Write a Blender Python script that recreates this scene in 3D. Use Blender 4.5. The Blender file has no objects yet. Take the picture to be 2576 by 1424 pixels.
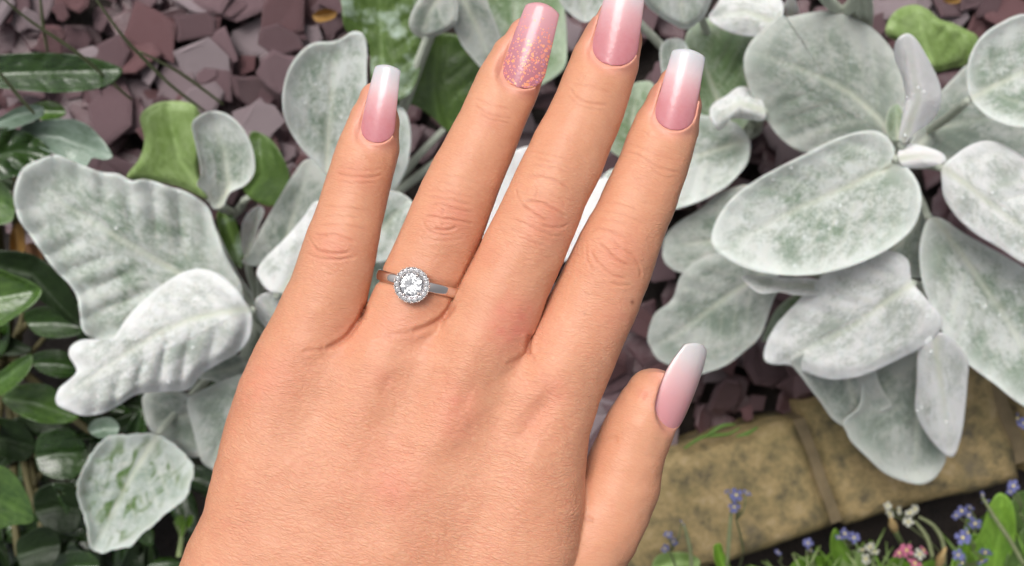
import bpy, bmesh, math, random
import numpy as np
from mathutils import Vector, Matrix, noise as mnoise

random.seed(7)
rng = np.random.default_rng(7)
sc = bpy.context.scene
COL = sc.collection
PI = math.pi

# ------------------------------------------------------------------ camera, light, exposure
CAM_Z = 0.66            # phone height over the slate bed, metres
HAND_D = 0.255          # phone to hand
KF = 36.0 / 40.0        # sensor width / focal length
IW, IH = 2575.0, 1424.0 # picture units used for measuring

cam_d = bpy.data.cameras.new('camera'); cam = bpy.data.objects.new('camera', cam_d); COL.objects.link(cam)
cam.location = (0, 0, CAM_Z); cam.rotation_euler = (0, 0, 0)
cam_d.lens = 40; cam_d.sensor_width = 36; cam_d.clip_start = 0.01; cam_d.clip_end = 200
cam_d.dof.use_dof = True; cam_d.dof.focus_distance = HAND_D - 0.007; cam_d.dof.aperture_fstop = 26
sc.camera = cam

world = bpy.data.worlds.new('World'); sc.world = world; world.use_nodes = True
wn = world.node_tree.nodes; wl = world.node_tree.links
bg = wn['Background']
sky = wn.new('ShaderNodeTexSky'); sky.sky_type = 'NISHITA'; sky.sun_disc = False
SUN_EL, SUN_AZ = math.radians(63), math.radians(-35)      # azimuth clockwise from +Y (top of the picture)
sky.sun_elevation = SUN_EL; sky.sun_rotation = SUN_AZ
sky.air_density = 1.0; sky.dust_density = 6.0; sky.ozone_density = 1.0
hsv = wn.new('ShaderNodeHueSaturation'); hsv.inputs['Saturation'].default_value = 0.22
wl.new(sky.outputs['Color'], hsv.inputs['Color']); wl.new(hsv.outputs['Color'], bg.inputs['Color'])
bg.inputs['Strength'].default_value = 0.09

sun_d = bpy.data.lights.new('sun', 'SUN'); sun = bpy.data.objects.new('sun', sun_d); COL.objects.link(sun)
sun_d.energy = 1.5; sun_d.angle = math.radians(30); sun_d.color = (1.0, 0.965, 0.92)
sdir = Vector((math.cos(SUN_EL) * math.sin(SUN_AZ), math.cos(SUN_EL) * math.cos(SUN_AZ), math.sin(SUN_EL)))
sun.rotation_euler = (-sdir).to_track_quat('-Z', 'Y').to_euler()
sun.location = sdir * 3

sc.view_settings.view_transform = 'Standard'; sc.view_settings.look = 'None'
sc.view_settings.gamma = 1; sc.view_settings.use_curve_mapping = False
sc.view_settings.exposure = 0.42
sc.render.engine = 'CYCLES'
sc.cycles.max_bounces = 14; sc.cycles.transmission_bounces = 14; sc.cycles.glossy_bounces = 6
sc.cycles.diffuse_bounces = 3; sc.cycles.use_denoising = True
sc.cycles.caustics_reflective = True

# ------------------------------------------------------------------ helpers
def W(px, py, z):
    """point of the garden seen at (px, py), at height z"""
    k = KF * (CAM_Z - z) / IW
    return Vector(((px - IW / 2) * k, -(py - IH / 2) * k, z))

def tag(o, label=None, cat=None, group=None, kind=None):
    if label: o['label'] = label
    if cat: o['category'] = cat
    if group: o['group'] = group
    if kind: o['kind'] = kind
    return o

def empty(name, loc=(0, 0, 0)):
    o = bpy.data.objects.new(name, None); o.location = loc; o.empty_display_size = 0.01
    COL.objects.link(o); return o

def link_mesh(name, me, mat=None, parent=None):
    o = bpy.data.objects.new(name, me); COL.objects.link(o)
    if mat is not None: me.materials.append(mat)
    if parent is not None:
        o.parent = parent
        o.matrix_parent_inverse = parent_world(parent).inverted()
    return o

def parent_world(p):
    m = Matrix.LocRotScale(p.location, p.rotation_euler, p.scale)
    if p.parent: m = parent_world(p.parent) @ p.matrix_parent_inverse @ m
    return m

def mesh_np(name, V, Fq, smooth=True):
    """V (n,3) array, Fq (m,k) int array of quads or triangles"""
    me = bpy.data.meshes.new(name)
    V = np.asarray(V, dtype=np.float32); Fq = np.asarray(Fq, dtype=np.int32)
    k = Fq.shape[1]
    me.vertices.add(len(V)); me.vertices.foreach_set('co', V.ravel())
    me.loops.add(Fq.size); me.loops.foreach_set('vertex_index', Fq.ravel())
    me.polygons.add(len(Fq))
    me.polygons.foreach_set('loop_start', np.arange(0, Fq.size, k, dtype=np.int32))
    me.polygons.foreach_set('loop_total', np.full(len(Fq), k, dtype=np.int32))
    me.update(calc_edges=True); me.validate()
    if smooth: me.polygons.foreach_set('use_smooth', np.ones(len(me.polygons), dtype=bool))
    return me

def fattr(me, name, arr):
    a = me.attributes.new(name, 'FLOAT', 'POINT'); a.data.foreach_set('value', np.asarray(arr, dtype=np.float32))

def vattr(me, name, arr):
    a = me.attributes.new(name, 'FLOAT_VECTOR', 'POINT'); a.data.foreach_set('vector', np.asarray(arr, dtype=np.float32).ravel())

def catmull(P, n, closed=False):
    P = np.asarray(P, dtype=float)
    m = len(P)
    if closed:
        idx = np.arange(m + 1) % m; seg = np.linalg.norm(P[idx[1:]] - P[idx[:-1]], axis=1)
    else:
        seg = np.linalg.norm(P[1:] - P[:-1], axis=1)
    cum = np.concatenate([[0], np.cumsum(np.sqrt(seg + 1e-9) if False else seg + 1e-9)])
    ts = np.linspace(0, cum[-1], n, endpoint=not closed)
    out = []
    for t in ts:
        i = min(int(np.searchsorted(cum, t, side='right')) - 1, len(seg) - 1)
        f = (t - cum[i]) / (cum[i + 1] - cum[i])
        if closed:
            p0, p1, p2, p3 = P[(i - 1) % m], P[i % m], P[(i + 1) % m], P[(i + 2) % m]
        else:
            p0, p1, p2, p3 = P[max(i - 1, 0)], P[i], P[min(i + 1, m - 1)], P[min(i + 2, m - 1)]
        out.append(0.5 * ((2 * p1) + (-p0 + p2) * f + (2 * p0 - 5 * p1 + 4 * p2 - p3) * f * f + (-p0 + 3 * p1 - 3 * p2 + p3) * f ** 3))
    return np.array(out)

def seg_dist(X, Y, poly):
    """distance of points to an open polyline, plus parameter 0..1"""
    best = np.full(X.shape, 1e9); bt = np.zeros(X.shape)
    P = np.asarray(poly, float); n = len(P) - 1
    for i in range(n):
        ax, ay = P[i]; bx, by = P[i + 1]
        dx, dy = bx - ax, by - ay; L2 = dx * dx + dy * dy + 1e-12
        h = np.clip(((X - ax) * dx + (Y - ay) * dy) / L2, 0, 1)
        d = np.hypot(X - ax - h * dx, Y - ay - h * dy)
        m = d < best; best = np.where(m, d, best); bt = np.where(m, (i + h) / n, bt)
    return best, bt

def sstep(a, b, x):
    t = np.clip((x - a) / (b - a), 0, 1); return t * t * (3 - 2 * t)

def tube(name, pts, radii, mat, parent=None, nseg=8, samples=None):
    P = catmull(pts, samples or max(6, len(pts) * 4)); m = len(P)
    R = np.interp(np.linspace(0, 1, m), np.linspace(0, 1, len(radii)), radii)
    V = []; up = Vector((0.31, 0.22, 0.92))
    for i in range(m):
        t = Vector(P[min(i + 1, m - 1)] - P[max(i - 1, 0)]).normalized()
        a = t.cross(up);
        if a.length < 1e-4: a = t.cross(Vector((1, 0, 0)))
        a.normalize(); b = t.cross(a)
        for j in range(nseg):
            an = 2 * PI * j / nseg
            V.append(Vector(P[i]) + (a * math.cos(an) + b * math.sin(an)) * R[i])
    Fs = [[i * nseg + j, i * nseg + (j + 1) % nseg, (i + 1) * nseg + (j + 1) % nseg, (i + 1) * nseg + j] for i in range(m - 1) for j in range(nseg)]
    me = mesh_np(name, [tuple(v) for v in V], Fs)
    bm = bmesh.new(); bm.from_mesh(me); bmesh.ops.holes_fill(bm, edges=bm.edges); bm.to_mesh(me); bm.free()
    return link_mesh(name, me, mat, parent)

# ------------------------------------------------------------------ node helpers
class NT:
    def __init__(s, name):
        s.m = bpy.data.materials.new(name); s.m.use_nodes = True
        s.t = s.m.node_tree; s.b = s.t.nodes['Principled BSDF']; s.out = s.t.nodes['Material Output']
    def n(s, typ, **kw):
        nd = s.t.nodes.new(typ)
        for k, v in kw.items():
            if k.startswith('i_'): nd.inputs[k[2:].replace('_', ' ')].default_value = v
            else: setattr(nd, k, v)
        return nd
    def l(s, a, b): s.t.links.new(a, b)
    def set(s, **kw):
        for k, v in kw.items(): s.b.inputs[k.replace('_', ' ')].default_value = v
    def attr(s, name, vec=False):
        nd = s.n('ShaderNodeAttribute', attribute_name=name)
        return nd.outputs['Vector'] if vec else nd.outputs['Fac']
    def noise(s, vec, scale, detail=4, rough=0.55, dist=0.0):
        nd = s.n('ShaderNodeTexNoise', i_Scale=scale, i_Detail=detail, i_Roughness=rough, i_Distortion=dist)
        if vec is not None: s.l(vec, nd.inputs['Vector'])
        return nd.outputs['Fac']
    def ramp(s, fac, stops):
        nd = s.n('ShaderNodeValToRGB'); e = nd.color_ramp.elements
        while len(e) < len(stops): e.new(0.5)
        for el, (p, c) in zip(e, stops):
            el.position = p; el.color = (*c, 1) if len(c) == 3 else c
        s.l(fac, nd.inputs['Fac']); return nd.outputs['Color']
    def mix(s, fac, a, b, mode='MIX'):
        nd = s.n('ShaderNodeMix', data_type='RGBA', blend_type=mode)
        for sock, v in ((nd.inputs[0], fac), (nd.inputs[6], a), (nd.inputs[7], b)):
            if isinstance(v, (int, float)): sock.default_value = v
            elif isinstance(v, tuple): sock.default_value = (*v, 1) if len(v) == 3 else v
            else: s.l(v, sock)
        return nd.outputs[2]
    def math(s, op, a, b=0.0, c=None, clamp=False):
        nd = s.n('ShaderNodeMath', operation=op, use_clamp=clamp)
        for sock, v in zip(nd.inputs, (a, b) if c is None else (a, b, c)):
            if isinstance(v, (int, float)): sock.default_value = v
            else: s.l(v, sock)
        return nd.outputs[0]
    def vmul(s, vec, xyz, rot=None):
        nd = s.n('ShaderNodeMapping'); nd.inputs['Scale'].default_value = xyz
        if rot: nd.inputs['Rotation'].default_value = rot
        s.l(vec, nd.inputs['Vector']); return nd.outputs['Vector']
    def bump(s, h, strength, dist):
        nd = s.n('ShaderNodeBump'); nd.inputs['Strength'].default_value = strength; nd.inputs['Distance'].default_value = dist
        s.l(h, nd.inputs['Height']); return nd
    def coords(s): return s.n('ShaderNodeTexCoord').outputs['Object']

#@@MATERIALS
# ------------------------------------------------------------------ materials
def mat_skin():
    s = NT('skin'); co = s.attr('hco', True)                    # hand coordinates in centimetres, x across, y along the fingers
    flush = s.attr('flush'); mole = s.attr('mole')
    n1 = s.noise(co, 0.7, 4, 0.6); n2 = s.noise(co, 4.0, 5, 0.65); n3 = s.noise(co, 26.0, 3, 0.6)
    base = s.ramp(n1, [(0.3, (0.572, 0.27, 0.153)), (0.7, (0.640, 0.338, 0.205))])
    base = s.mix(s.math('MULTIPLY', n2, 0.35), base, (0.66, 0.262, 0.165))
    base = s.mix(s.math('MULTIPLY_ADD', n3, 0.5, -0.12, clamp=True), base, (0.76, 0.43, 0.28))
    base = s.mix(flush, base, (0.66, 0.215, 0.155))
    tipc = s.attr('pale'); base = s.mix(tipc, base, (0.74, 0.335, 0.265))
    base = s.mix(mole, base, (0.16, 0.05, 0.03))
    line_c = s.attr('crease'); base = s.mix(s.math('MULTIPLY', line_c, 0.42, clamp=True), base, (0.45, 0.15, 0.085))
    # fine skin lines, running across the fingers
    wv = s.n('ShaderNodeTexNoise', i_Scale=0.9, i_Detail=2.0); s.l(co, wv.inputs['Vector'])
    cw = s.n('ShaderNodeVectorMath', operation='MULTIPLY_ADD'); s.l(wv.outputs['Color'], cw.inputs[0]); cw.inputs[1].default_value = (0.35, 0.35, 0.35); s.l(co, cw.inputs[2])
    l1 = s.noise(s.vmul(cw.outputs[0], (1.7, 17.0, 3.0)), 1.0, 4, 0.62, 0.15)
    def cells(sc3, gain):
        v = s.n('ShaderNodeTexVoronoi', feature='DISTANCE_TO_EDGE', i_Scale=1.0); s.l(s.vmul(cw.outputs[0], sc3), v.inputs['Vector'])
        return s.math('MULTIPLY', v.outputs['Distance'], gain, clamp=True)
    c1 = cells((6.5, 19.0, 8.0), 3.0); c2 = cells((3.4, 11.0, 4.5), 5.0)
    h = s.math('ADD', s.math('MULTIPLY', l1, 1.0), s.math('MULTIPLY', c1, 0.42))
    h = s.math('ADD', h, s.math('MULTIPLY', c2, 0.26))
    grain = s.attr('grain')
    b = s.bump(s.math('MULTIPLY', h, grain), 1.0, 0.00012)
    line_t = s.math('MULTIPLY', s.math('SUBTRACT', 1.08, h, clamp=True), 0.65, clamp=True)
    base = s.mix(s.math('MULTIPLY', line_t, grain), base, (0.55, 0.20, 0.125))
    s.l(base, s.b.inputs['Base Color']); s.l(b.outputs['Normal'], s.b.inputs['Normal'])
    s.set(Roughness=0.52, Subsurface_Weight=0.35, Subsurface_Scale=0.0013, IOR=1.4, Specular_IOR_Level=0.5)
    s.b.inputs['Subsurface Radius'].default_value = (1.0, 0.38, 0.2)
    r = s.math('MULTIPLY_ADD', n3, 0.2, 0.35); s.l(r, s.b.inputs['Roughness'])
    return s.m

def mat_nail(name, glitter=False, pale_=False):
    s = NT(name); t = s.attr('along'); u = s.attr('across'); co = s.attr('nco', True)
    wob = s.noise(co, 3.0, 3, 0.5)
    tt = s.math('ADD', t, s.math('MULTIPLY_ADD', wob, 0.06, -0.03))
    if pale_:
        c = s.ramp(tt, [(0.0, (0.58, 0.25, 0.27)), (0.35, (0.63, 0.32, 0.335)), (0.62, (0.66, 0.44, 0.45)), (0.8, (0.64, 0.56, 0.56)), (1.0, (0.62, 0.61, 0.62))])
    elif not glitter:
        c = s.ramp(tt, [(0.0, (0.49, 0.150, 0.175)), (0.3, (0.54, 0.195, 0.215)), (0.55, (0.63, 0.33, 0.35)), (0.72, (0.63, 0.49, 0.51)), (0.90, (0.53, 0.515, 0.54)), (1.0, (0.53, 0.545, 0.575))])
        fl = s.noise(co, 9.0, 5, 0.6)
        c = s.mix(s.math('MULTIPLY', fl, 0.12), c, (0.9, 0.82, 0.84))
    else:
        c = s.ramp(tt, [(0.0, (0.42, 0.135, 0.165)), (0.45, (0.49, 0.20, 0.24)), (0.75, (0.60, 0.30, 0.33)), (1.0, (0.64, 0.35, 0.37))])
        fl = s.noise(co, 7.0, 5, 0.7); c = s.mix(s.math('MULTIPLY', fl, 0.35), c, (0.50, 0.25, 0.31))
        for sc_, rad, dens0, cols in ((9.5, 0.44, 0.55, [(0.0, (0.90, 0.40, 0.12)), (0.35, (0.80, 0.22, 0.19)), (0.7, (0.90, 0.48, 0.16)), (1.0, (0.72, 0.22, 0.26))]),
                                     (12.0, 0.42, 0.8, [(0.0, (0.86, 0.28, 0.17)), (0.5, (0.90, 0.45, 0.22)), (1.0, (0.55, 0.25, 0.40))]),
                                     (19.0, 0.40, 0.85, [(0.0, (0.95, 0.50, 0.20)), (0.5, (0.85, 0.30, 0.20)), (1.0, (0.70, 0.24, 0.30))])):
            v = s.n('ShaderNodeTexVoronoi', feature='F1', i_Scale=sc_, i_Randomness=0.9); s.l(co, v.inputs['Vector'])
            sep = s.n('ShaderNodeSeparateColor'); s.l(v.outputs['Color'], sep.inputs['Color'])
            inside = s.math('LESS_THAN', v.outputs['Distance'], s.math('MULTIPLY_ADD', sep.outputs[2], rad * 0.5, rad * 0.6))
            # fewer flakes towards the free edge
            thr = s.math('MULTIPLY_ADD', t, -1.45, dens0 + 0.48)
            on = s.math('LESS_THAN', sep.outputs[0], thr)
            c = s.mix(s.math('MULTIPLY', s.math('MULTIPLY', inside, on), 0.78), c, s.ramp(sep.outputs[1], cols))
    s.l(c, s.b.inputs['Base Color'])
    s.set(Roughness=0.3, Specular_IOR_Level=0.3, Coat_Weight=0.3, Coat_Roughness=0.04, Subsurface_Weight=0.25, Subsurface_Scale=0.0012, IOR=1.5)
    bn = s.bump(s.noise(co, 5.0, 2, 0.5), 0.12, 0.0006)
    s.l(bn.outputs['Normal'], s.b.inputs['Normal']); s.l(bn.outputs['Normal'], s.b.inputs['Coat Normal'])
    return s.m

def mat_simple(name, col, rough=0.5, metal=0.0, **kw):
    s = NT(name); s.set(Base_Color=(*col, 1), Roughness=rough, Metallic=metal, **kw); return s.m

def mat_metal():
    s = NT('white_gold'); co = s.coords()
    n = s.noise(co, 900, 3, 0.6)
    s.set(Base_Color=(0.74, 0.67, 0.63, 1), Metallic=1.0)
    s.l(s.math('MULTIPLY_ADD', n, 0.10, 0.05), s.b.inputs['Roughness']); return s.m

def mat_diamond(tr=1.0):
    s = NT('diamond'); s.set(Base_Color=(1, 1, 1, 1), Roughness=0.0, IOR=2.4, Transmission_Weight=tr)
    s.b.inputs['Specular IOR Level'].default_value = 0.8
    return s.m

def mat_silver(name, green, white, whiteness=0.5, blotch=0.0, green2=(0.12, 0.20, 0.05)):
    """felted leaf: grey-green under a coat of white hairs"""
    s = NT(name); co = s.attr('lco', True); edge = s.attr('edge'); rib = s.attr('rib')
    n1 = s.noise(co, 0.55, 4, 0.6); n2 = s.noise(s.vmul(co, (1.8, 3.4, 3.0)), 1.0, 6, 0.72, 0.9); n3 = s.noise(co, 13.0, 4, 0.8)
    f = s.math('ADD', s.math('MULTIPLY', n1, 0.95), s.math('MULTIPLY', n2, 0.65))
    f = s.math('ADD', f, s.math('MULTIPLY', n3, 0.75))
    f = s.math('MULTIPLY_ADD', f, 4.6, whiteness - 4.6 * 1.165, clamp=True)
    c = s.mix(f, green, white)
    if blotch > 0:
        nb = s.noise(s.vmul(co, (0.9, 1.7, 1.0)), 1.1, 3, 0.5, 0.6)
        c = s.mix(s.math('MULTIPLY_ADD', nb, 7.0, -7.0 * (1 - blotch), clamp=True), c, green2)
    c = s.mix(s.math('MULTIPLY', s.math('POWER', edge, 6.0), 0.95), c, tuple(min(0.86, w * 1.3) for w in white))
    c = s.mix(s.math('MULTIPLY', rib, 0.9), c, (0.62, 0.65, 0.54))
    s.l(c, s.b.inputs['Base Color'])
    s.set(Roughness=0.85, Sheen_Weight=0.3, Sheen_Roughness=0.6, Specular_IOR_Level=0.08)
    s.b.inputs['Subsurface Weight'].default_value = 0.12; s.b.inputs['Subsurface Scale'].default_value = 0.002
    hh = s.math('ADD', s.math('MULTIPLY', n2, 0.7), s.math('MULTIPLY', n3, 0.6))
    b = s.bump(hh, 0.9, 0.0013); s.l(b.outputs['Normal'], s.b.inputs['Normal'])
    return s.m

def mat_glossy_leaf(name, dark, light, rough=0.3, pale=0.0):
    s = NT(name); co = s.attr('lco', True); edge = s.attr('edge'); rib = s.attr('rib')
    n1 = s.noise(co, 0.8, 4, 0.6); n2 = s.noise(s.vmul(co, (1.0, 3.0, 1.0)), 1.6, 4, 0.6, 0.5)
    c = s.mix(s.math('MULTIPLY_ADD', s.math('ADD', n1, n2), 1.6, -1.1, clamp=True), dark, light)
    if pale > 0:
        c = s.mix(s.math('MULTIPLY_ADD', n1, 5.0, -5.0 * (1 - pale), clamp=True), c, (0.36, 0.44, 0.38))
    c = s.mix(s.math('MULTIPLY', rib, 0.3 if rough < 0.36 else 0.5), c, tuple(min(1, 1.7 * x + 0.02) for x in light))
    c = s.mix(s.math('MULTIPLY', s.math('POWER', edge, 20.0), 0.35), c, tuple(min(1, 1.5 * x + .02) for x in light))
    s.l(c, s.b.inputs['Base Color']); s.set(Roughness=rough, Specular_IOR_Level=0.6 if rough < 0.42 else 0.3, Coat_Weight=0.42 if rough < 0.36 else 0.08, Coat_Roughness=0.27, Coat_IOR=1.6)
    b = s.bump(s.math('ADD', n2, s.noise(co, 3.0, 3, 0.6)), 0.5, 0.0012); s.l(b.outputs['Normal'], s.b.inputs['Normal'])
    return s.m

def mat_slate(name, a, b):
    s = NT(name); oi = s.n('ShaderNodeObjectInfo'); co = s.coords()
    n = s.noise(co, 60, 5, 0.65); n2 = s.noise(s.vmul(co, (1, 1, 6)), 260, 4, 0.7)
    c = s.mix(oi.outputs['Random'], a, b)
    c = s.mix(s.math('MULTIPLY_ADD', n, 1.8, -0.75, clamp=True), c, (0.27, 0.22, 0.235))
    c = s.mix(s.math('MULTIPLY', n2, 0.35), c, (0.05, 0.03, 0.035))
    s.l(c, s.b.inputs['Base Color']); s.set(Roughness=0.5)
    s.l(s.math('MULTIPLY_ADD', n2, 0.4, 0.15), s.b.inputs['Roughness'])
    bp = s.bump(s.math('ADD', n, n2), 0.6, 0.0012); s.l(bp.outputs['Normal'], s.b.inputs['Normal'])
    return s.m

def mat_soil():
    s = NT('wet_soil'); co = s.coords()
    n = s.noise(co, 45, 6, 0.7); n2 = s.noise(co, 300, 4, 0.7)
    c = s.ramp(n, [(0.3, (0.010, 0.007, 0.006)), (0.6, (0.03, 0.02, 0.016)), (0.85, (0.07, 0.045, 0.03))])
    s.l(c, s.b.inputs['Base Color']); s.set(Roughness=0.75)
    b = s.bump(s.math('ADD', n, s.math('MULTIPLY', n2, 0.4)), 1.0, 0.01); s.l(b.outputs['Normal'], s.b.inputs['Normal'])
    return s.m

def mat_stone():
    s = NT('buff_sandstone'); co = s.coords()
    n = s.noise(co, 17, 5, 0.62, 0.4); n2 = s.noise(co, 70, 5, 0.72); n3 = s.noise(co, 420, 4, 0.7); n4 = s.noise(co, 32, 4, 0.6)
    c = s.ramp(n2, [(0.34, (0.085, 0.07, 0.042)), (0.44, (0.22, 0.17, 0.08)), (0.54, (0.35, 0.255, 0.115)), (0.66, (0.45, 0.34, 0.19))])
    c = s.mix(s.math('MULTIPLY', s.math('MULTIPLY_ADD', n, 4.0, -1.9, clamp=True), 0.5), c, (0.16, 0.14, 0.045))
    c = s.mix(s.math('MULTIPLY', s.math('MULTIPLY_ADD', n4, 6.0, -3.5, clamp=True), 0.8), c, (0.085, 0.08, 0.065))
    c = s.mix(s.math('MULTIPLY', n3, 0.35), c, (0.10, 0.075, 0.04))
    s.l(c, s.b.inputs['Base Color']); s.set(Roughness=0.8)
    b = s.bump(s.math('ADD', n2, s.math('MULTIPLY', n3, 0.5)), 0.8, 0.002); s.l(b.outputs['Normal'], s.b.inputs['Normal'])
    return s.m

def mat_rough(name, col, col2, scale=60, rough=0.8):
    s = NT(name); co = s.coords(); n = s.noise(co, scale, 5, 0.65)
    s.l(s.mix(n, col, col2), s.b.inputs['Base Color']); s.set(Roughness=rough)
    b = s.bump(n, 0.7, 0.002); s.l(b.outputs['Normal'], s.b.inputs['Normal']); return s.m

M = {}
M['soil'] = mat_soil(); M['stone'] = mat_stone()
M['mortar'] = mat_rough('mortar', (0.05, 0.042, 0.022), (0.27, 0.20, 0.11), 70)
M['slate'] = mat_slate('plum_slate', (0.105, 0.050, 0.057), (0.24, 0.148, 0.165))
M['slate2'] = mat_slate('grey_slate', (0.25, 0.185, 0.20), (0.44, 0.36, 0.385))
M['slate3'] = mat_slate('red_slate', (0.18, 0.072, 0.075), (0.13, 0.055, 0.06))
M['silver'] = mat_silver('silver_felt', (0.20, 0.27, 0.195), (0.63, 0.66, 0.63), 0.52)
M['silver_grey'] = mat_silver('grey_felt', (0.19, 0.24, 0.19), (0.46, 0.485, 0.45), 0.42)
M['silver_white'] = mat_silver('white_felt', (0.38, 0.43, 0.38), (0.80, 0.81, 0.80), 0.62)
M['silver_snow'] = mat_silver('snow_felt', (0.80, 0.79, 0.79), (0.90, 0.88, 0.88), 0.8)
M['silver_spot'] = mat_silver('spotted_felt', (0.25, 0.32, 0.26), (0.50, 0.54, 0.51), 0.5, blotch=0.50, green2=(0.08, 0.16, 0.03))
M['silver_green'] = mat_silver('greenish_felt', (0.14, 0.23, 0.09), (0.42, 0.50, 0.38), 0.25)
M['pale_green'] = mat_glossy_leaf('pale_green_leaf', (0.15, 0.24, 0.055), (0.27, 0.37, 0.15), 0.5)
M['green'] = mat_glossy_leaf('green_leaf', (0.045, 0.085, 0.015), (0.10, 0.16, 0.04), 0.45, pale=0.50)
M['green2'] = mat_glossy_leaf('mid_green_leaf', (0.035, 0.075, 0.012), (0.09, 0.16, 0.03), 0.38, pale=0.32)
M['gloss'] = mat_glossy_leaf('shrub_leaf', (0.009, 0.027, 0.004), (0.03, 0.072, 0.010), 0.24)
M['gloss2'] = mat_glossy_leaf('shrub_leaf_pale', (0.022, 0.06, 0.01), (0.085, 0.165, 0.028), 0.25)
M['gloss3'] = mat_glossy_leaf('shrub_leaf_grey', (0.10, 0.16, 0.10), (0.26, 0.34, 0.28), 0.3)
M['gloss_dark'] = mat_glossy_leaf('shrub_leaf_dark', (0.006, 0.015, 0.003), (0.015, 0.032, 0.007), 0.46)
M['bright'] = mat_glossy_leaf('bright_leaf', (0.08, 0.19, 0.012), (0.20, 0.36, 0.04), 0.4)
M['stem'] = mat_rough('green_stem', (0.22, 0.30, 0.10), (0.35, 0.42, 0.20), 200, 0.5)
M['grass_dull'] = mat_rough('dull_grass', (0.12, 0.15, 0.06), (0.22, 0.24, 0.13), 200, 0.5)
M['weed'] = mat_rough('weed_green', (0.05, 0.12, 0.012), (0.12, 0.22, 0.03), 200, 0.5)
M['bud'] = mat_rough('bud', (0.40, 0.24, 0.08), (0.50, 0.40, 0.20), 200, 0.6)
M['felt_stem'] = mat_rough('felted_stem', (0.40, 0.45, 0.36), (0.60, 0.63, 0.55), 300, 0.85)
M['wood'] = mat_rough('shrub_twig', (0.07, 0.06, 0.02), (0.13, 0.115, 0.05), 200, 0.7)
M['blue'] = mat_rough('blue_petal', (0.13, 0.14, 0.42), (0.30, 0.32, 0.60), 300, 0.6)
M['white_petal'] = mat_rough('white_petal', (0.72, 0.70, 0.66), (0.62, 0.66, 0.5), 300, 0.6)
M['pink_petal'] = mat_rough('pink_petal', (0.62, 0.10, 0.25), (0.75, 0.30, 0.42), 300, 0.6)
M['orange'] = mat_rough('orange_leaf', (0.22, 0.11, 0.025), (0.36, 0.21, 0.06), 150, 0.6)
M['brown'] = mat_rough('brown_leaf', (0.20, 0.09, 0.03), (0.34, 0.17, 0.08), 150, 0.6)
M['drop'] = mat_simple('water_glint', (0.85, 0.88, 0.87), 0.04, 0.0, Transmission_Weight=0.1, IOR=1.33, Coat_Weight=1.0, Coat_Roughness=0.03)  # nearly opaque white: the highlights of the drops are put into their colour
M['lint'] = mat_simple('lint', (0.8, 0.76, 0.70), 0.9)
M['skin'] = mat_skin(); M['nail'] = mat_nail('ombre_nail'); M['nail_glitter'] = mat_nail('glitter_nail', True)
M['nail_thumb'] = mat_nail('thumb_nail', pale_=True); M['metal'] = mat_metal(); M['diamond'] = mat_diamond(); M['diamond_small'] = mat_diamond(0.68)
#@@SETTING
# ------------------------------------------------------------------ setting
def grid_sheet(name, x0, x1, y0, y1, nx, ny, zf, mat, kind='structure'):
    xs = np.linspace(x0, x1, nx); ys = np.linspace(y0, y1, ny)
    X, Y = np.meshgrid(xs, ys, indexing='ij')
    Z = np.array([[zf(x, y) for y in ys] for x in xs])
    V = np.stack([X, Y, Z], -1).reshape(-1, 3)
    i = np.arange(nx - 1)[:, None] * ny + np.arange(ny - 1)[None, :]
    Fq = np.stack([i, i + ny, i + ny + 1, i + 1], -1).reshape(-1, 4)
    o = link_mesh(name, mesh_np(name, V, Fq), mat); o['kind'] = kind; return o

ground = grid_sheet('ground', -60, 60, -60, 60, 2, 2, lambda x, y: -0.03, M['soil'])
soil = grid_sheet('soil', -0.9, 0.9, -0.8, 0.8, 130, 120,
                  lambda x, y: -0.012 + 0.012 * mnoise.noise(Vector((x * 14, y * 14, 0))) + 0.006 * mnoise.noise(Vector((x * 50, y * 50, 3)))
                  - 0.02 * max(0, max(abs(x) / 0.9, abs(y) / 0.8) - 0.9) * 10, M['soil'])

slate = empty('slate_bed'); slate['kind'] = 'structure'

def chip_mesh(i):
    r = random.Random(100 + i); n = r.choice((5, 6, 7, 8, 9, 10))
    an = sorted(2 * PI * (k + r.uniform(-0.4, 0.4)) / n for k in range(n)); st = r.uniform(0.55, 1.0)
    rad = [r.uniform(0.62, 1.22) for _ in an]
    bm = bmesh.new(); h = r.uniform(0.10, 0.22)
    bot = [bm.verts.new((math.cos(a) * q * 1.02, math.sin(a) * q * st * 1.02, -h / 2)) for a, q in zip(an, rad)]
    mid = [bm.verts.new((math.cos(a) * q * 1.05, math.sin(a) * q * st * 1.05, h * r.uniform(0.02, 0.3))) for a, q in zip(an, rad)]
    top = [bm.verts.new((math.cos(a) * q * 0.86, math.sin(a) * q * st * 0.86, h / 2 + r.uniform(-0.05, 0.05))) for a, q in zip(an, rad)]
    bm.faces.new(top); bm.faces.new(bot[::-1])
    for k in range(n):
        k2 = (k + 1) % n
        bm.faces.new((bot[k], bot[k2], mid[k2], mid[k])); bm.faces.new((mid[k], mid[k2], top[k2], top[k]))
    bmesh.ops.recalc_face_normals(bm, faces=bm.faces)
    bmesh.ops.bevel(bm, geom=[e for e in bm.edges], offset=0.018, segments=1, affect='EDGES')
    me = bpy.data.meshes.new('slate_chip'); bm.to_mesh(me); bm.free()
    me.materials.append(M[('slate', 'slate', 'slate2', 'slate3')[i % 4]]); return me
CH = [chip_mesh(i) for i in range(20)]
E1 = W(1380, 1222, 0.0); E2 = W(3000, 785, 0.0)
def above_edging(x, y, m=0.0):
    d = E2 - E1; return (d.x * (y - E1.y) - d.y * (x - E1.x)) / math.hypot(d.x, d.y) > m
def chip_spot(px, py): return W(px, py, 0)
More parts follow.
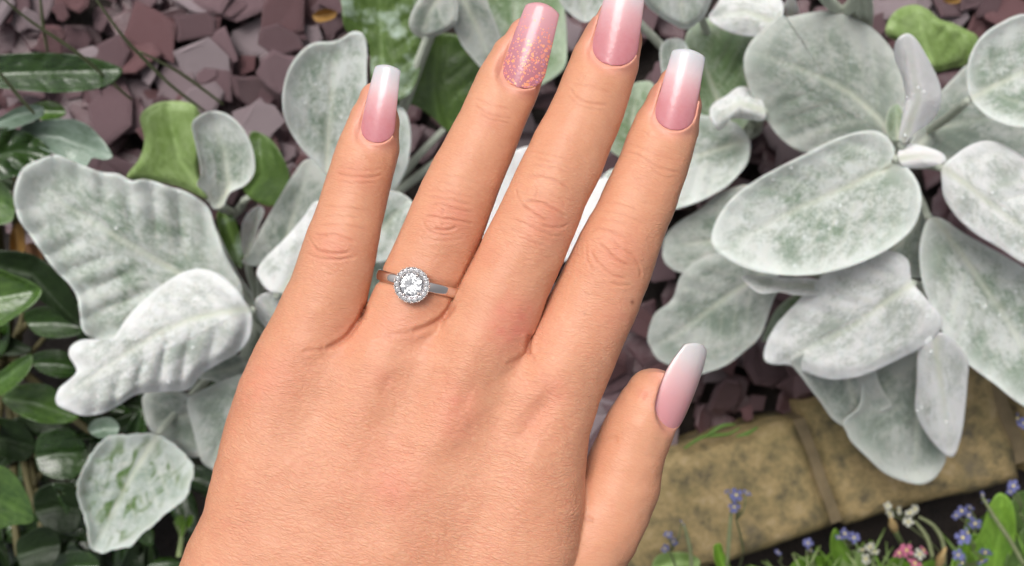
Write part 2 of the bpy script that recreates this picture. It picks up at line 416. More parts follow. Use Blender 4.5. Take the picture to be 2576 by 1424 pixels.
regions = [(-40, 880, -40, 560, 150), (1180, 1330, 240, 520, 8), (1330, 1600, -20, 120, 8), (1500, 1760, -30, 560, 24), (1500, 2120, 620, 1160, 62),
           (2080, 2620, -40, 150, 34), (1880, 2100, 330, 560, 14)]
cnt = 0
for (xa, xb, ya, yb, n) in regions:
    for k in range(n):
        for tr in range(30):
            p = chip_spot(random.uniform(xa, xb), random.uniform(ya, yb))
            if above_edging(p.x, p.y, 0.012): break
        else: continue
        me = random.choice(CH); o = bpy.data.objects.new('slate_chip', me); COL.objects.link(o)
        s_ = random.choice((0.007, 0.009, 0.012, 0.015, 0.019)) * random.uniform(0.9, 1.25)
        o.location = (p.x, p.y, random.uniform(0.002, 0.020)); o.scale = (s_, s_, s_ * 0.9)
        o.rotation_euler = (random.gauss(0, 0.24), random.gauss(0, 0.24), random.uniform(0, 6.28)); o.parent = slate; cnt += 1
# the chips hidden under leaves and out of the picture, as one mass
Vs, Fs = [], []
off = 0
for k in range(4500):
    x, y = random.uniform(-0.62, 0.62), random.uniform(-0.45, 0.5)
    if not above_edging(x, y, 0.012) or (x < -0.085 and y < 0.01): continue
    me = random.choice(CH); s_ = random.uniform(0.009, 0.016)
    R = Matrix.Translation((x, y, random.uniform(-0.008, 0.006))) @ Matrix.Rotation(random.uniform(0, 6.3), 4, 'Z') @ Matrix.Rotation(random.gauss(0, 0.3), 4, 'X') @ Matrix.Scale(s_, 4)
    Vs += [tuple(R @ v.co) for v in me.vertices]; Fs += [tuple(i + off for i in f.vertices) for f in me.polygons]; off += len(me.vertices)
me = bpy.data.meshes.new('slate_chippings'); me.from_pydata(Vs, [], Fs); me.update()
o = link_mesh('slate_chippings', me, M['slate'], slate); o['kind'] = 'stuff'

# edging of buff stone blocks
edging = tag(empty('stone_edging', W(2000, 1250, 0)), 'low edging of buff yellow stone blocks between the slate chippings and the flower bed', 'edging')
def stone_block(corners, ztop, h, seed):
    n = 26; P = [np.array(W(x, y, ztop)) for x, y in corners]
    u = np.linspace(0, 1, n); bev = 0.0055
    bm = bmesh.new(); bmesh.ops.create_grid(bm, x_segments=n, y_segments=n // 2, size=0.5)
    L1 = np.linalg.norm(P[1] - P[0]); L2 = np.linalg.norm(P[3] - P[0])
    rim = [e for e in bm.edges if e.is_boundary]
    ex = bmesh.ops.extrude_edge_only(bm, edges=rim)
    newv = [g for g in ex['geom'] if isinstance(g, bmesh.types.BMVert)]
    ns = set(newv)
    for v in bm.verts:
        a, b = v.co.x + 0.5, v.co.y + 0.5
        p = (P[0] * (1 - a) + P[1] * a) * (1 - b) + (P[3] * (1 - a) + P[2] * a) * b
        d = min(min(a, 1 - a) * L1, min(b, 1 - b) * L2)
        nz = mnoise.noise(Vector((p[0] * 60 + seed, p[1] * 60, 0))) * 0.0012 + mnoise.noise(Vector((p[0] * 15 + seed, p[1] * 15, 4))) * 0.002
        wob = Vector((mnoise.noise(Vector((p[0] * 40, p[1] * 40, seed))), mnoise.noise(Vector((p[0] * 40, p[1] * 40, seed + 9))), 0)) * 0.0022
        if v in ns: z = ztop - h
        else: z = ztop - 0.006 * max(0, 1 - d / 0.008) ** 2 + nz
        v.co = Vector((p[0], p[1], z)) + wob
    bmesh.ops.recalc_face_normals(bm, faces=bm.faces)
    me = bpy.data.meshes.new('stone_block'); bm.to_mesh(me); bm.free()
    for f in me.polygons: f.use_smooth = True
    return link_mesh('stone_block', me, M['stone'], edging)
stone_block([(1500, 1533), (2103, 1326), (1998, 1058), (1390, 1215)], 0.040, 0.06, 1)
stone_block([(2130, 1323), (2575, 1206), (2480, 903), (2030, 1023)], 0.042, 0.06, 7)
stone_block([(2608, 1196), (3140, 1020), (3020, 768), (2515, 894)], 0.040, 0.06, 13)
stone_block([(900, 1760), (1460, 1545), (1352, 1226), (800, 1378)], 0.038, 0.06, 19)
c4 = [W(x, y, 0.0335) for x, y in ((905, 1702), (3120, 985), (3010, 778), (812, 1385))]
bm = bmesh.new(); vt = [bm.verts.new(c) for c in c4]; vb = [bm.verts.new(c - Vector((0, 0, 0.05))) for c in c4]
bm.faces.new(vt); bm.faces.new(vb[::-1])
for k in range(4): bm.faces.new((vt[k], vb[k], vb[(k + 1) % 4], vt[(k + 1) % 4]))
bmesh.ops.recalc_face_normals(bm, faces=bm.faces); me = bpy.data.meshes.new('mortar'); bm.to_mesh(me); bm.free()
link_mesh('mortar', me, M['mortar'], edging)
#@@LEAVES
# ------------------------------------------------------------------ leaves
LSEED = [0]
def leaf(plant, poly, mid, z0, z1, mat, cup=0.004, ribs=0.0, rib_sp=0.011, wave=0.003, curl=0.0, thick=0.00065, droop=0.0, name='leaf', serr=0.0, label=None, fold=0.0, n_ang=84, n_rad=15, center=None, drops=0):
    """poly: outline; mid: line of the midrib from base to tip (both as seen); z0, z1: height at base and tip"""
    LSEED[0] += 1; sd = LSEED[0] * 7.3
    B = catmull(poly, n_ang, closed=True); mid = np.asarray(mid, float)
    a0, a1 = mid[0], mid[-1]; ax = (a1 - a0); L = np.linalg.norm(ax); ax /= L; pr = np.array([-ax[1], ax[0]])
    C = np.array(center) if center is not None else (0.5 * B.mean(0) + 0.5 * mid.mean(0)) if True else None
    if serr: 
        k = np.arange(n_ang); B = C + (B - C) * (1 + serr * ((k % 4) / 4.0 - 0.4))[:, None]
    rr = np.linspace(0, 1, n_rad + 1)[1:] ** 0.85
    P2 = np.concatenate([[C]] + [C + r * (B - C) for r in rr]); R = np.concatenate([[0]] + [np.full(n_ang, r) for r in rr])
    a = ((P2 - a0) @ ax) / L; ds, tt = seg_dist(P2[:, 0], P2[:, 1], mid)
    side = np.sign((P2 - a0) @ pr)
    unit = KF * (CAM_Z - 0.5 * (z0 + z1)) / IW
    b = ds * unit; wd = max(np.percentile(b, 95), 1e-4)
    z = z0 + (z1 - z0) * np.clip(a, -0.1, 1.1)
    z = z + cup * (b / wd) ** 2 - droop * np.clip(a, 0, 1.1) ** 2
    ribf = np.exp(-(b / 0.0016) ** 2) * np.clip(1.15 - a, 0, 1)
    z = z - 0.0012 * np.exp(-(b / 0.0022) ** 2) 
    if ribs:
        ph = (a * L * unit - b * 0.75) / rib_sp
        z = z + ribs * (np.abs(np.sin(PI * ph)) ** 0.7 - 0.6) * sstep(0.1, 0.6, b / wd) * (1 - 0.2 * R ** 4)
    vph = (a * L * unit - b * 0.85) / 0.0085; vd = np.abs(vph - np.round(vph)) * 0.0085
    ribf = np.maximum(ribf, 0.42 * np.exp(-(vd / 0.00075) ** 2) * sstep(0.0, 0.25, b / wd) * sstep(1.0, 0.55, R) * np.clip(1.2 - a, 0, 1))
    z = z - curl * sstep(0.72, 1.0, R) ** 2
    if fold: z = z + fold * side * (b / wd)
    for i in range(len(z)):
        p = P2[i] * unit
        z[i] += wave * (0.7 * mnoise.noise(Vector((p[0] * 28 + sd, p[1] * 28, sd))) + 0.5 * R[i] ** 2 * mnoise.noise(Vector((p[0] * 75 + sd, p[1] * 75, sd + 5))))
    k = KF * (CAM_Z - z) / IW
    top = np.stack([(P2[:, 0] - IW / 2) * k, -(P2[:, 1] - IH / 2) * k, z], -1)
    th = thick * (1 - 0.55 * R ** 6)
    bot = top.copy(); bot[:, 2] -= 2 * th
    n = len(top); V = np.concatenate([top, bot])
    Fc = []
    for j in range(n_ang):
        j2 = (j + 1) % n_ang
        Fc.append((0, 1 + j2, 1 + j, 1 + j)); 
        for r in range(n_rad - 1):
            o1 = 1 + r * n_ang; o2 = o1 + n_ang
            Fc.append((o1 + j, o1 + j2, o2 + j2, o2 + j))
    Fc = np.array(Fc)
    allf = np.concatenate([Fc, Fc[:, ::-1] + n])
    ro = 1 + (n_rad - 1) * n_ang
    rim = np.array([(ro + j, ro + (j + 1) % n_ang, n + ro + (j + 1) % n_ang, n + ro + j) for j in range(n_ang)])
    allf = np.concatenate([allf, rim])
    bm = bmesh.new(); vs = [bm.verts.new(v) for v in V]
    for f in allf:
        f = list(dict.fromkeys(int(q) for q in f))
        try: bm.faces.new([vs[q] for q in f])
        except ValueError: pass
    bmesh.ops.recalc_face_normals(bm, faces=bm.faces)
    me = bpy.data.meshes.new(name); bm.to_mesh(me); bm.free()
    me.polygons.foreach_set('use_smooth', np.ones(len(me.polygons), dtype=bool))
    fattr(me, 'edge', np.concatenate([R, R])); fattr(me, 'rib', np.concatenate([ribf, ribf * 0]))
    lc = np.stack([a * L * unit * 100, side * b * 100, np.full(n, sd)], -1); vattr(me, 'lco', np.concatenate([lc, lc]))
    o = link_mesh(name, me, M[mat], plant)
    if label: o['label'] = label
    if drops:
        Vd, Fd = [], []; rnd = random.Random(int(sd * 10))
        ico = bmesh.new(); bmesh.ops.create_icosphere(ico, subdivisions=2, radius=1); iv = [v.co.copy() for v in ico.verts]; jf = [[v.index for v in f.verts] for f in ico.faces]; ico.free()
        for q in range(drops):
            i = rnd.randrange(1, n - n_ang); s_ = rnd.uniform(0.00025, 0.0008); o_ = len(Vd)
            Vd += [(top[i][0] + v.x * s_, top[i][1] + v.y * s_, top[i][2] + s_ * 0.05 + v.z * s_ * 0.45) for v in iv]; Fd += [[x + o_ for x in f] for f in jf]
        md = bpy.data.meshes.new('water_drops'); md.from_pydata(Vd, [], Fd); md.update()
        for f in md.polygons: f.use_smooth = True
        d = link_mesh('water_drops', md, M['drop'], o); d['kind'] = 'stuff'
    return o, Vector(top[np.argmin(np.hypot(*(P2 - a0).T))])

def petiole(plant, basept, crown, mat='felt_stem', r=0.0022):
    b = Vector(basept) - Vector((0, 0, 0.002)); c = Vector(crown)
    m = b.lerp(c, 0.5); m.z = b.z * 0.45 + c.z * 0.55
    return tube('stem', [tuple(b), tuple(b.lerp(m, 0.5) + Vector((0, 0, 0.004))), tuple(m), tuple(c)], [r * 0.8, r, r * 1.15, r * 1.4], M[mat], plant, 8, 12)

def plant(label, crown_px, cat='plant', name='silver_leaf_plant', group='silver leaved plants in the slate bed'):
    c = W(crown_px[0], crown_px[1], 0.0); o = empty(name, c); tag(o, label, cat, group); return o, Vector((c.x, c.y, 0.004))

def build(pl, crown, rows, stem_mat='felt_stem'):
    for r in rows:
        kw = r[5] if len(r) > 5 else {}
        ns = kw.pop('nostem', False) if kw else False
        o, bp = leaf(pl, r[0], r[1], r[2], r[3], r[4], **kw)
        if not ns: petiole(pl, bp, crown, stem_mat)

# left plant
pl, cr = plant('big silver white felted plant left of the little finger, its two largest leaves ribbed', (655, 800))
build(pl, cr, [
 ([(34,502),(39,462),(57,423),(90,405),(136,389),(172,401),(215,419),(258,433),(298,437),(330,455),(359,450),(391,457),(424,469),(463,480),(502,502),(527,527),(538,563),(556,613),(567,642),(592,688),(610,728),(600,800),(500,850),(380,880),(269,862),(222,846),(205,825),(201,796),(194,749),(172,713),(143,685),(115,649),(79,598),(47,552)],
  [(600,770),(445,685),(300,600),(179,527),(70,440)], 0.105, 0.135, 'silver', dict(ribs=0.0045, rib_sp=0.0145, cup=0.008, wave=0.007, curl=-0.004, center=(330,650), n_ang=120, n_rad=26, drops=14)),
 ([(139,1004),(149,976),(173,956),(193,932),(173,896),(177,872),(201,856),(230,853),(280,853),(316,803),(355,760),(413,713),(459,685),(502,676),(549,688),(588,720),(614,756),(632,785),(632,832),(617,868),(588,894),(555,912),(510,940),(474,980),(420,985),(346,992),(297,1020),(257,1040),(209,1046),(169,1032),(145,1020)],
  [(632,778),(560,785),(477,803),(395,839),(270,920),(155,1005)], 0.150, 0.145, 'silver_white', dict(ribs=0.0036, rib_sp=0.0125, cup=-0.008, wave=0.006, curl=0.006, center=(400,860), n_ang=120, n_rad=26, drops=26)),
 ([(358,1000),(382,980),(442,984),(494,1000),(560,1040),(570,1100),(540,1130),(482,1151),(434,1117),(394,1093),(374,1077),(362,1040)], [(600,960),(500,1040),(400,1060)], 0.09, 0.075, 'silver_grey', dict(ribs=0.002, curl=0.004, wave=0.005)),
 ([(470,1010),(500,985),(595,945),(690,930),(700,1060),(620,1150),(560,1200),(534,1181),(514,1169),(502,1149),(485,1080)], [(690,940),(600,1040),(530,1160)], 0.11, 0.09, 'silver_grey', dict(curl=0.004, wave=0.005)),
 ([(193,1233),(197,1205),(217,1161),(241,1125),(273,1097),(321,1093),(374,1089),(402,1095),(442,1120),(478,1157),(488,1185),(478,1221),(470,1250),(442,1274),(410,1298),(386,1322),(354,1346),(330,1374),(289,1382),(253,1392),(225,1374),(219,1334),(209,1294),(197,1261)],
  [(400,1085),(330,1200),(240,1375)], 0.085, 0.10, 'silver_spot', dict(serr=0.022, curl=-0.004, wave=0.006, ribs=0.0015, cup=0.005, n_ang=108, n_rad=20, label='spotted grey leaf with green patches and a toothed rim')),
 ([(646,681),(667,649),(718,598),(760,550),(800,505),(870,540),(860,660),(780,740),(714,740),(674,731),(650,700)], [(700,750),(760,650),(830,540)], 0.13, 0.15, 'silver_white', dict(ribs=0.002, wave=0.005, cup=-0.006, drops=14)),
 ([(775,400),(740,435),(700,500),(665,560),(640,610),(625,640),(606,659),(640,670),(680,650),(740,600),(800,560),(860,480),(830,420)], [(690,740),(720,600),(775,420)], 0.07, 0.08, 'silver_grey', dict(wave=0.004)),
 ([(640,765),(655,742),(690,735),(725,750),(740,800),(700,840),(655,810)], [(720,840),(690,790),(660,750)], 0.12, 0.13, 'silver_white', dict(cup=-0.008, wave=0.005)),
 ([(606,600),(610,560),(630,530),(655,518),(664,535),(650,570),(640,610),(622,640),(610,630)], [(620,640),(640,580),(655,525)], 0.06, 0.075, 'silver_white', {}),
 ([(520,560),(545,580),(575,640),(600,690),(640,760),(600,800),(540,760),(500,650)], [(640,780),(580,690),(530,580)], 0.085, 0.09, 'silver_grey', dict(wave=0.004)),
 ([(500,900),(560,890),(610,900),(640,960),(600,990),(540,960),(500,950)], [(640,900),(580,930),(510,940)], 0.07, 0.06, 'silver_grey', {}),
])
# small plant with green older leaves
pl, cr = plant('small plant with one pale oval leaf over light green older leaves, upper left', (590, 540))
build(pl, cr, [
 ([(482,315),(497,293),(530,279),(567,285),(601,311),(627,352),(640,400),(638,438),(616,467),(578,486),(560,520),(535,525),(520,490),(495,465),(505,435),(493,371)], [(550,520),(575,470),(565,380),(530,290)], 0.10, 0.12, 'silver', dict(cup=0.006, curl=-0.003, wave=0.004, center=(562,400))),
 ([(352,297),(371,271),(408,256),(463,256),(497,274),(510,330),(500,419),(510,464),(520,500),(463,475),(408,460),(334,452),(319,441),(350,400),(363,352)], [(530,510),(450,400),(420,270)], 0.06, 0.08, 'pale_green', dict(wave=0.006, curl=0.003, cup=0.006)),
 ([(630,334),(667,341),(697,371),(727,438),(716,493),(686,519),(640,505),(610,470),(625,400)], [(600,520),(660,440),(650,345)], 0.04, 0.05, 'green2', dict(wave=0.006)),
 ([(545,540),(565,525),(590,550),(605,600),(612,650),(605,675),(580,650),(555,600)], [(560,520),(580,590),(607,672)], 0.05, 0.04, 'green', dict(cup=0.004)),
])
# plant behind the fingers
pl, cr = plant('silver plant behind the little and ring fingers with large green upper leaves', (900, 560))
build(pl, cr, [
 ([(860,96),(883,80),(901,79),(916,89),(923,122),(922,178),(925,237),(940,300),(925,370),(880,420),(845,440),(820,440),(808,423),(775,393),(745,356),(719,308),(710,267),(712,222),(727,171),(756,130),(790,107),(835,104)], [(825,450),(822,389),(828,300),(834,200),(850,110)], 0.12, 0.15, 'silver', dict(cup=0.006, curl=-0.002, wave=0.004, drops=10)),
 ([(900,300),(960,265),(1000,264),(1024,290),(1033,340),(1028,400),(1015,440),(985,480),(900,500),(860,420)], [(870,540),(920,430),(990,290)], 0.06, 0.07, 'silver', dict(wave=0.004)),
 ([(930,500),(985,480),(1030,500),(1045,540),(1035,600),(1000,640),(950,660),(890,640),(890,560)], [(890,640),(960,580),(1020,510)], 0.10, 0.11, 'silver', dict(wave=0.004)),
 ([(930,590),(985,570),(1010,620),(1000,700),(960,770),(930,800),(880,780),(870,680)], [(900,560),(930,680),(950,780)], 0.085, 0.07, 'silver', dict(wave=0.004)),
 ([(862,-60),(860,20),(866,70),(890,95),(925,105),(932,180),(938,240),(960,252),(1000,252),(1035,230),(1060,160),(1060,60),(1040,-60)], [(960,262),(960,120),(950,-50)], 0.075, 0.09, 'green', dict(wave=0.007, cup=0.004, ribs=0.002, label='light green leaf streaked with silver')),
 ([(985,255),(1000,170),(1040,110),(1100,85),(1170,95),(1230,150),(1250,230),(1200,300),(1150,340),(1120,325),(1080,290),(1040,265)], [(1110,330),(1090,230),(1100,95)], 0.045, 0.06, 'green2', dict(wave=0.006, ribs=0.0015, label='dark green leaf with grey green bloom')),
 ([(1028,60),(1040,20),(1080,-30),(1140,-20),(1150,50),(1115,82),(1070,97),(1040,85)], [(1120,-30),(1080,30),(1060,90)], 0.12, 0.10, 'silver_grey', dict(curl=0.004)),
 ([(1110,-50),(1200,-50),(1235,30),(1262,100),(1270,160),(1235,190),(1190,150),(1150,90)], [(1140,-50),(1190,50),(1240,170)], 0.11, 0.09, 'silver_grey', dict(wave=0.005)),
 ([(1185,-60),(1400,-60),(1420,20),(1426,110),(1422,165),(1395,195),(1340,225),(1290,245),(1240,180),(1215,80)], [(1300,250),(1300,120),(1290,-40)], 0.075, 0.085, 'silver_green', dict(wave=0.006)),
])
# white young shoot behind ring and middle finger
pl, cr = plant('brightest snow white young rosette showing in the gaps between the ring, middle and index fingers', (1370, 560))
build(pl, cr, [
 ([(1180,600),(1215,540),(1245,450),(1275,395),(1305,374),(1345,368),(1400,390),(1440,450),(1430,560),(1380,650),(1300,690),(1210,670)], [(1400,640),(1330,520),(1290,400)], 0.165, 0.175, 'silver_snow', dict(cup=-0.006, wave=0.003)),
 ([(1400,440),(1440,420),(1475,425),(1500,450),(1528,446),(1540,480),(1520,540),(1480,600),(1435,650),(1400,650),(1385,560)], [(1400,640),(1450,540),(1500,450)], 0.16, 0.17, 'silver_snow', dict(cup=0.004, wave=0.004)),
])
# upper middle plant
pl, cr = plant('grey green plant behind the index fingertip with folded white leaf edges', (1900, 330))
build(pl, cr, [
 ([(1395,-40),(1412,10),(1440,40),(1472,56),(1500,40),(1540,-30),(1480,-60)], [(1480,-60),(1465,0),(1472,50)], 0.11, 0.10, 'silver', {}),
 ([(1600,-50),(1620,5),(1655,38),(1695,62),(1725,74),(1752,60),(1778,30),(1790,-40),(1700,-80)], [(1700,-80),(1710,0),(1722,68)], 0.135, 0.12, 'silver', dict(curl=0.004, wave=0.004, cup=0.005)),
 ([(1782,45),(1798,18),(1830,-20),(1900,-30),(1965,0),(1965,50),(1935,88),(1870,90),(1810,70)], [(1960,60),(1880,30),(1800,40)], 0.125, 0.12, 'silver_white', dict(cup=-0.005, wave=0.005)),
 ([(1735,70),(1790,45),(1870,70),(1910,110),(1900,170),(1900,240),(1880,310),(1840,350),(1780,360),(1730,340),(1700,260),(1712,150)], [(1850,350),(1800,240),(1740,80)], 0.07, 0.085, 'silver_green', dict(wave=0.006, ribs=0.0015)),
 ([(1660,150),(1664,112),(1690,96),(1722,106),(1745,170),(1730,250),(1700,250),(1672,210)], [(1720,250),(1700,180),(1690,100)], 0.09, 0.10, 'silver', {}),
 ([(1785,286),(1794,261),(1827,240),(1857,219),(1885,222),(1915,250),(1925,300),(1890,302),(1840,299),(1815,326),(1800,322)], [(1925,280),(1860,260),(1800,300)], 0.12, 0.125, 'silver_white', dict(cup=-0.008, wave=0.004, center=(1860,268))),
 ([(1840,305),(1882,345),(1887,379),(1878,413),(1852,446),(1819,476),(1764,505),(1709,524),(1660,530),(1600,500),(1590,430),(1620,370),(1680,310),(1750,290)], [(1870,355),(1810,375),(1750,392),(1650,440)], 0.085, 0.095, 'silver', dict(wave=0.005, cup=0.004, ribs=0.0012)),
 ([(1560,250),(1580,218),(1612,205),(1645,215),(1650,300),(1600,390),(1570,400),(1530,370),(1535,310)], [(1620,400),(1590,310),(1600,215)], 0.055, 0.06, 'silver_green', {}),
 ([(1515,450),(1530,430),(1560,420),(1600,410),(1640,470),(1600,540),(1560,530),(1520,490)], [(1640,500),(1570,470),(1525,455)], 0.10, 0.09, 'silver', {}),
])
# large right plant
pl, cr = plant('largest silver rosette on the right with a broad oval leaf and an upright white leaf', (2255, 400))
build(pl, cr, [
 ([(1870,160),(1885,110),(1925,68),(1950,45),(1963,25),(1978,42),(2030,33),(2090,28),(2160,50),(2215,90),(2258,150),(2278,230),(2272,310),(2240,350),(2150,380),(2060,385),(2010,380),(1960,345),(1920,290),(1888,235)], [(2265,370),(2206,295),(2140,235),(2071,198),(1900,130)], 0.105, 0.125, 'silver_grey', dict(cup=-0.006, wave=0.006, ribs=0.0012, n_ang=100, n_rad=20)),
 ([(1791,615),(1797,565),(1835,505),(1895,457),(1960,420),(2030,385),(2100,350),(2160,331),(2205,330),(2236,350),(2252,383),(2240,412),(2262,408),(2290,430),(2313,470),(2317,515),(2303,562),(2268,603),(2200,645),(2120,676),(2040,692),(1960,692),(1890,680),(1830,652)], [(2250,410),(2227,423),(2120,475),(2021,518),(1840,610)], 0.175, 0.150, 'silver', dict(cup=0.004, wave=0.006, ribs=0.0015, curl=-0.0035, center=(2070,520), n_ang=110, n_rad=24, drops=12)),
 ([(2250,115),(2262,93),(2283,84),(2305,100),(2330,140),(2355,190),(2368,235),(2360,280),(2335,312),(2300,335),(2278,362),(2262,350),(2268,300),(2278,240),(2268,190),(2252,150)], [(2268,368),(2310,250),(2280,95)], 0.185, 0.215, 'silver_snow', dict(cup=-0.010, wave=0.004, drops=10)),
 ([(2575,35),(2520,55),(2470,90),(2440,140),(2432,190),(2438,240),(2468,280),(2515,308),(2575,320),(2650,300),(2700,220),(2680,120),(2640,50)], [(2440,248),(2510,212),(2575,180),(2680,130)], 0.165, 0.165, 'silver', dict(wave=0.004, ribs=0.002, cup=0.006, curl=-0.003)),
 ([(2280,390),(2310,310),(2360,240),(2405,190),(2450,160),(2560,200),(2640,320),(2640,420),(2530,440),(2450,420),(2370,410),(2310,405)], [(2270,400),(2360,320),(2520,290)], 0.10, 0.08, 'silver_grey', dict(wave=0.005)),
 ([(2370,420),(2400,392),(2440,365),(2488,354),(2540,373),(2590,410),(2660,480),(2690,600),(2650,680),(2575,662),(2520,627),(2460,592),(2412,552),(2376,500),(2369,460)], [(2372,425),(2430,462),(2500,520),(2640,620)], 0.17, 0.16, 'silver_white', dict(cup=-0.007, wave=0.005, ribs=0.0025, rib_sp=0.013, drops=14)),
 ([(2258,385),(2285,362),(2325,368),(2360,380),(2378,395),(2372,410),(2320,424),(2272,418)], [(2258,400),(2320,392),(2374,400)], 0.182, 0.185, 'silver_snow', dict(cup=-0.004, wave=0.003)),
 ([(2316,600),(2312,650),(2322,720),(2350,790),(2385,860),(2430,912),(2500,965),(2575,1022),(2680,1065),(2740,900),(2680,760),(2600,690),(2520,640),(2430,590),(2370,550),(2335,550)], [(2325,515),(2420,640),(2470,715),(2530,800),(2640,1000)], 0.135, 0.115, 'silver', dict(wave=0.005, ribs=0.0015, cup=0.003, curl=-0.002, n_ang=100, n_rad=20, drops=10)),
 ([(1668,612),(1681,584),(1710,556),(1758,527),(1820,480),(1900,470),(1960,560),(1940,660),(1860,700),(1790,702),(1710,686),(1685,674),(1668,653)], [(2000,560),(1850,600),(1690,620)], 0.085, 0.075, 'silver_grey', dict(wave=0.005, curl=0.003)),
 ([(2170,560),(2330,530),(2340,600),(2320,690),(2290,700),(2180,690),(2140,620)], [(2330,520),(2270,600),(2200,680)], 0.11, 0.10, 'silver_grey', {}),
 ([(2228,310),(2240,270),(2262,265),(2275,310),(2268,350),(2240,350)], [(2262,360),(2255,310),(2255,270)], 0.14, 0.135, 'silver_green', {}),
])
# lower right plant
pl, cr = plant('silver plant lower right whose drooping leaves hang over the stone edging', (2310, 720))
build(pl, cr, [
 ([(1923,877),(1925,909),(1955,918),(1982,918),(2030,938),(2090,955),(2150,950),(2194,936),(2267,901),(2320,873),(2364,832),(2366,796),(2340,763),(2300,718),(2290,694),(2284,655),(2247,633),(2186,633),(2125,653),(2063,698),(2002,763),(1950,820)], [(2295,712),(2263,733),(2200,778),(2145,820),(1980,900)], 0.160, 0.125, 'silver_white', dict(cup=-0.004, wave=0.006, ribs=0.0018, curl=0.003, drops=14, n_ang=100, n_rad=20)),
 ([(1990,900),(2023,958),(2063,1011),(2092,1052),(2125,1075),(2157,1085),(2177,1082),(2194,1044),(2243,1024),(2225,990),(2210,960),(2190,915),(2090,880)], [(2110,890),(2140,980),(2165,1075)], 0.118, 0.085, 'silver_grey', dict(cup=0.004, wave=0.004, curl=-0.002)),
 ([(2310,880),(2330,855),(2369,836),(2409,869),(2434,910),(2433,962),(2426,1040),(2417,1097),(2402,1143),(2387,1149),(2358,1126),(2328,1088),(2303,1033),(2306,960)], [(2350,845),(2365,960),(2392,1145)], 0.150, 0.105, 'silver_white', dict(cup=-0.008, wave=0.004, drops=10)),
 ([(2130,1088),(2139,1109),(2181,1151),(2223,1189),(2270,1210),(2312,1219),(2341,1210),(2362,1189),(2380,1150),(2395,1050),(2390,950),(2360,880),(2290,870),(2210,900),(2170,950),(2160,1020),(2120,1060)], [(2320,860),(2310,980),(2300,1200)], 0.105, 0.075, 'silver_grey', dict(wave=0.004, curl=-0.004, cup=0.003)),
 ([(1637,877),(1628,849),(1645,792),(1681,763),(1697,739),(1718,686),(1790,640),(1900,650),(1960,700),(1940,770),(1913,844),(1877,881),(1828,918),(1783,936),(1740,945),(1697,925),(1655,905)], [(1960,660),(1856,727),(1790,775),(1718,828),(1645,870)], 0.095, 0.070, 'silver_grey', dict(wave=0.006, ribs=0.0012, curl=0.002, n_ang=100, n_rad=20)),
 ([(1870,694),(1885,720),(1915,738),(1960,735),(2000,742),(2060,740),(2080,715),(2040,700),(1960,698)], [(2070,720),(1970,718),(1880,700)], 0.135, 0.14, 'silver_white', dict(cup=0.006)),
 ([(1930,820),(1960,770),(2020,730),(2060,740),(2040,790),(1980,830),(1920,860)], [(2060,740),(1990,780),(1930,850)], 0.06, 0.05, 'silver_green', {}),
])
# green leaf top right and little upright stems
pl, cr = plant('grey stemmed plant at the top edge with one frilled green leaf', (2330, 170))
build(pl, cr, [
 ([(2228,85),(2238,45),(2265,20),(2303,12),(2335,25),(2362,48),(2395,58),(2430,75),(2460,95),(2455,140),(2425,165),(2392,172),(2354,180),(2310,150),(2265,110)], [(2350,180),(2330,120),(2300,20)], 0.055, 0.065, 'pale_green', dict(wave=0.007, curl=0.003, ribs=0.002, label='frilled green leaf with silvery rim')),
 ([(1965,40),(1975,5),(1990,-12),(2005,10),(2010,45),(1990,60)], [(1990,60),(1988,20),(1988,-10)], 0.11, 0.13, 'silver_white', dict(cup=-0.004)),
])
for pts in ([(2120,60),(2105,25),(2075,-5),(2060,-40)], [(2110,40),(2140,15),(2165,-30)], [(2155,60),(2160,20),(2155,-40)], [(2178,60),(2180,20),(2172,-40)]):
    tube('stem', [tuple(W(x, y, 0.09 + 0.0006 * (60 - y))) for x, y in pts], [0.0035, 0.003, 0.0026], M['felt_stem'], pl)

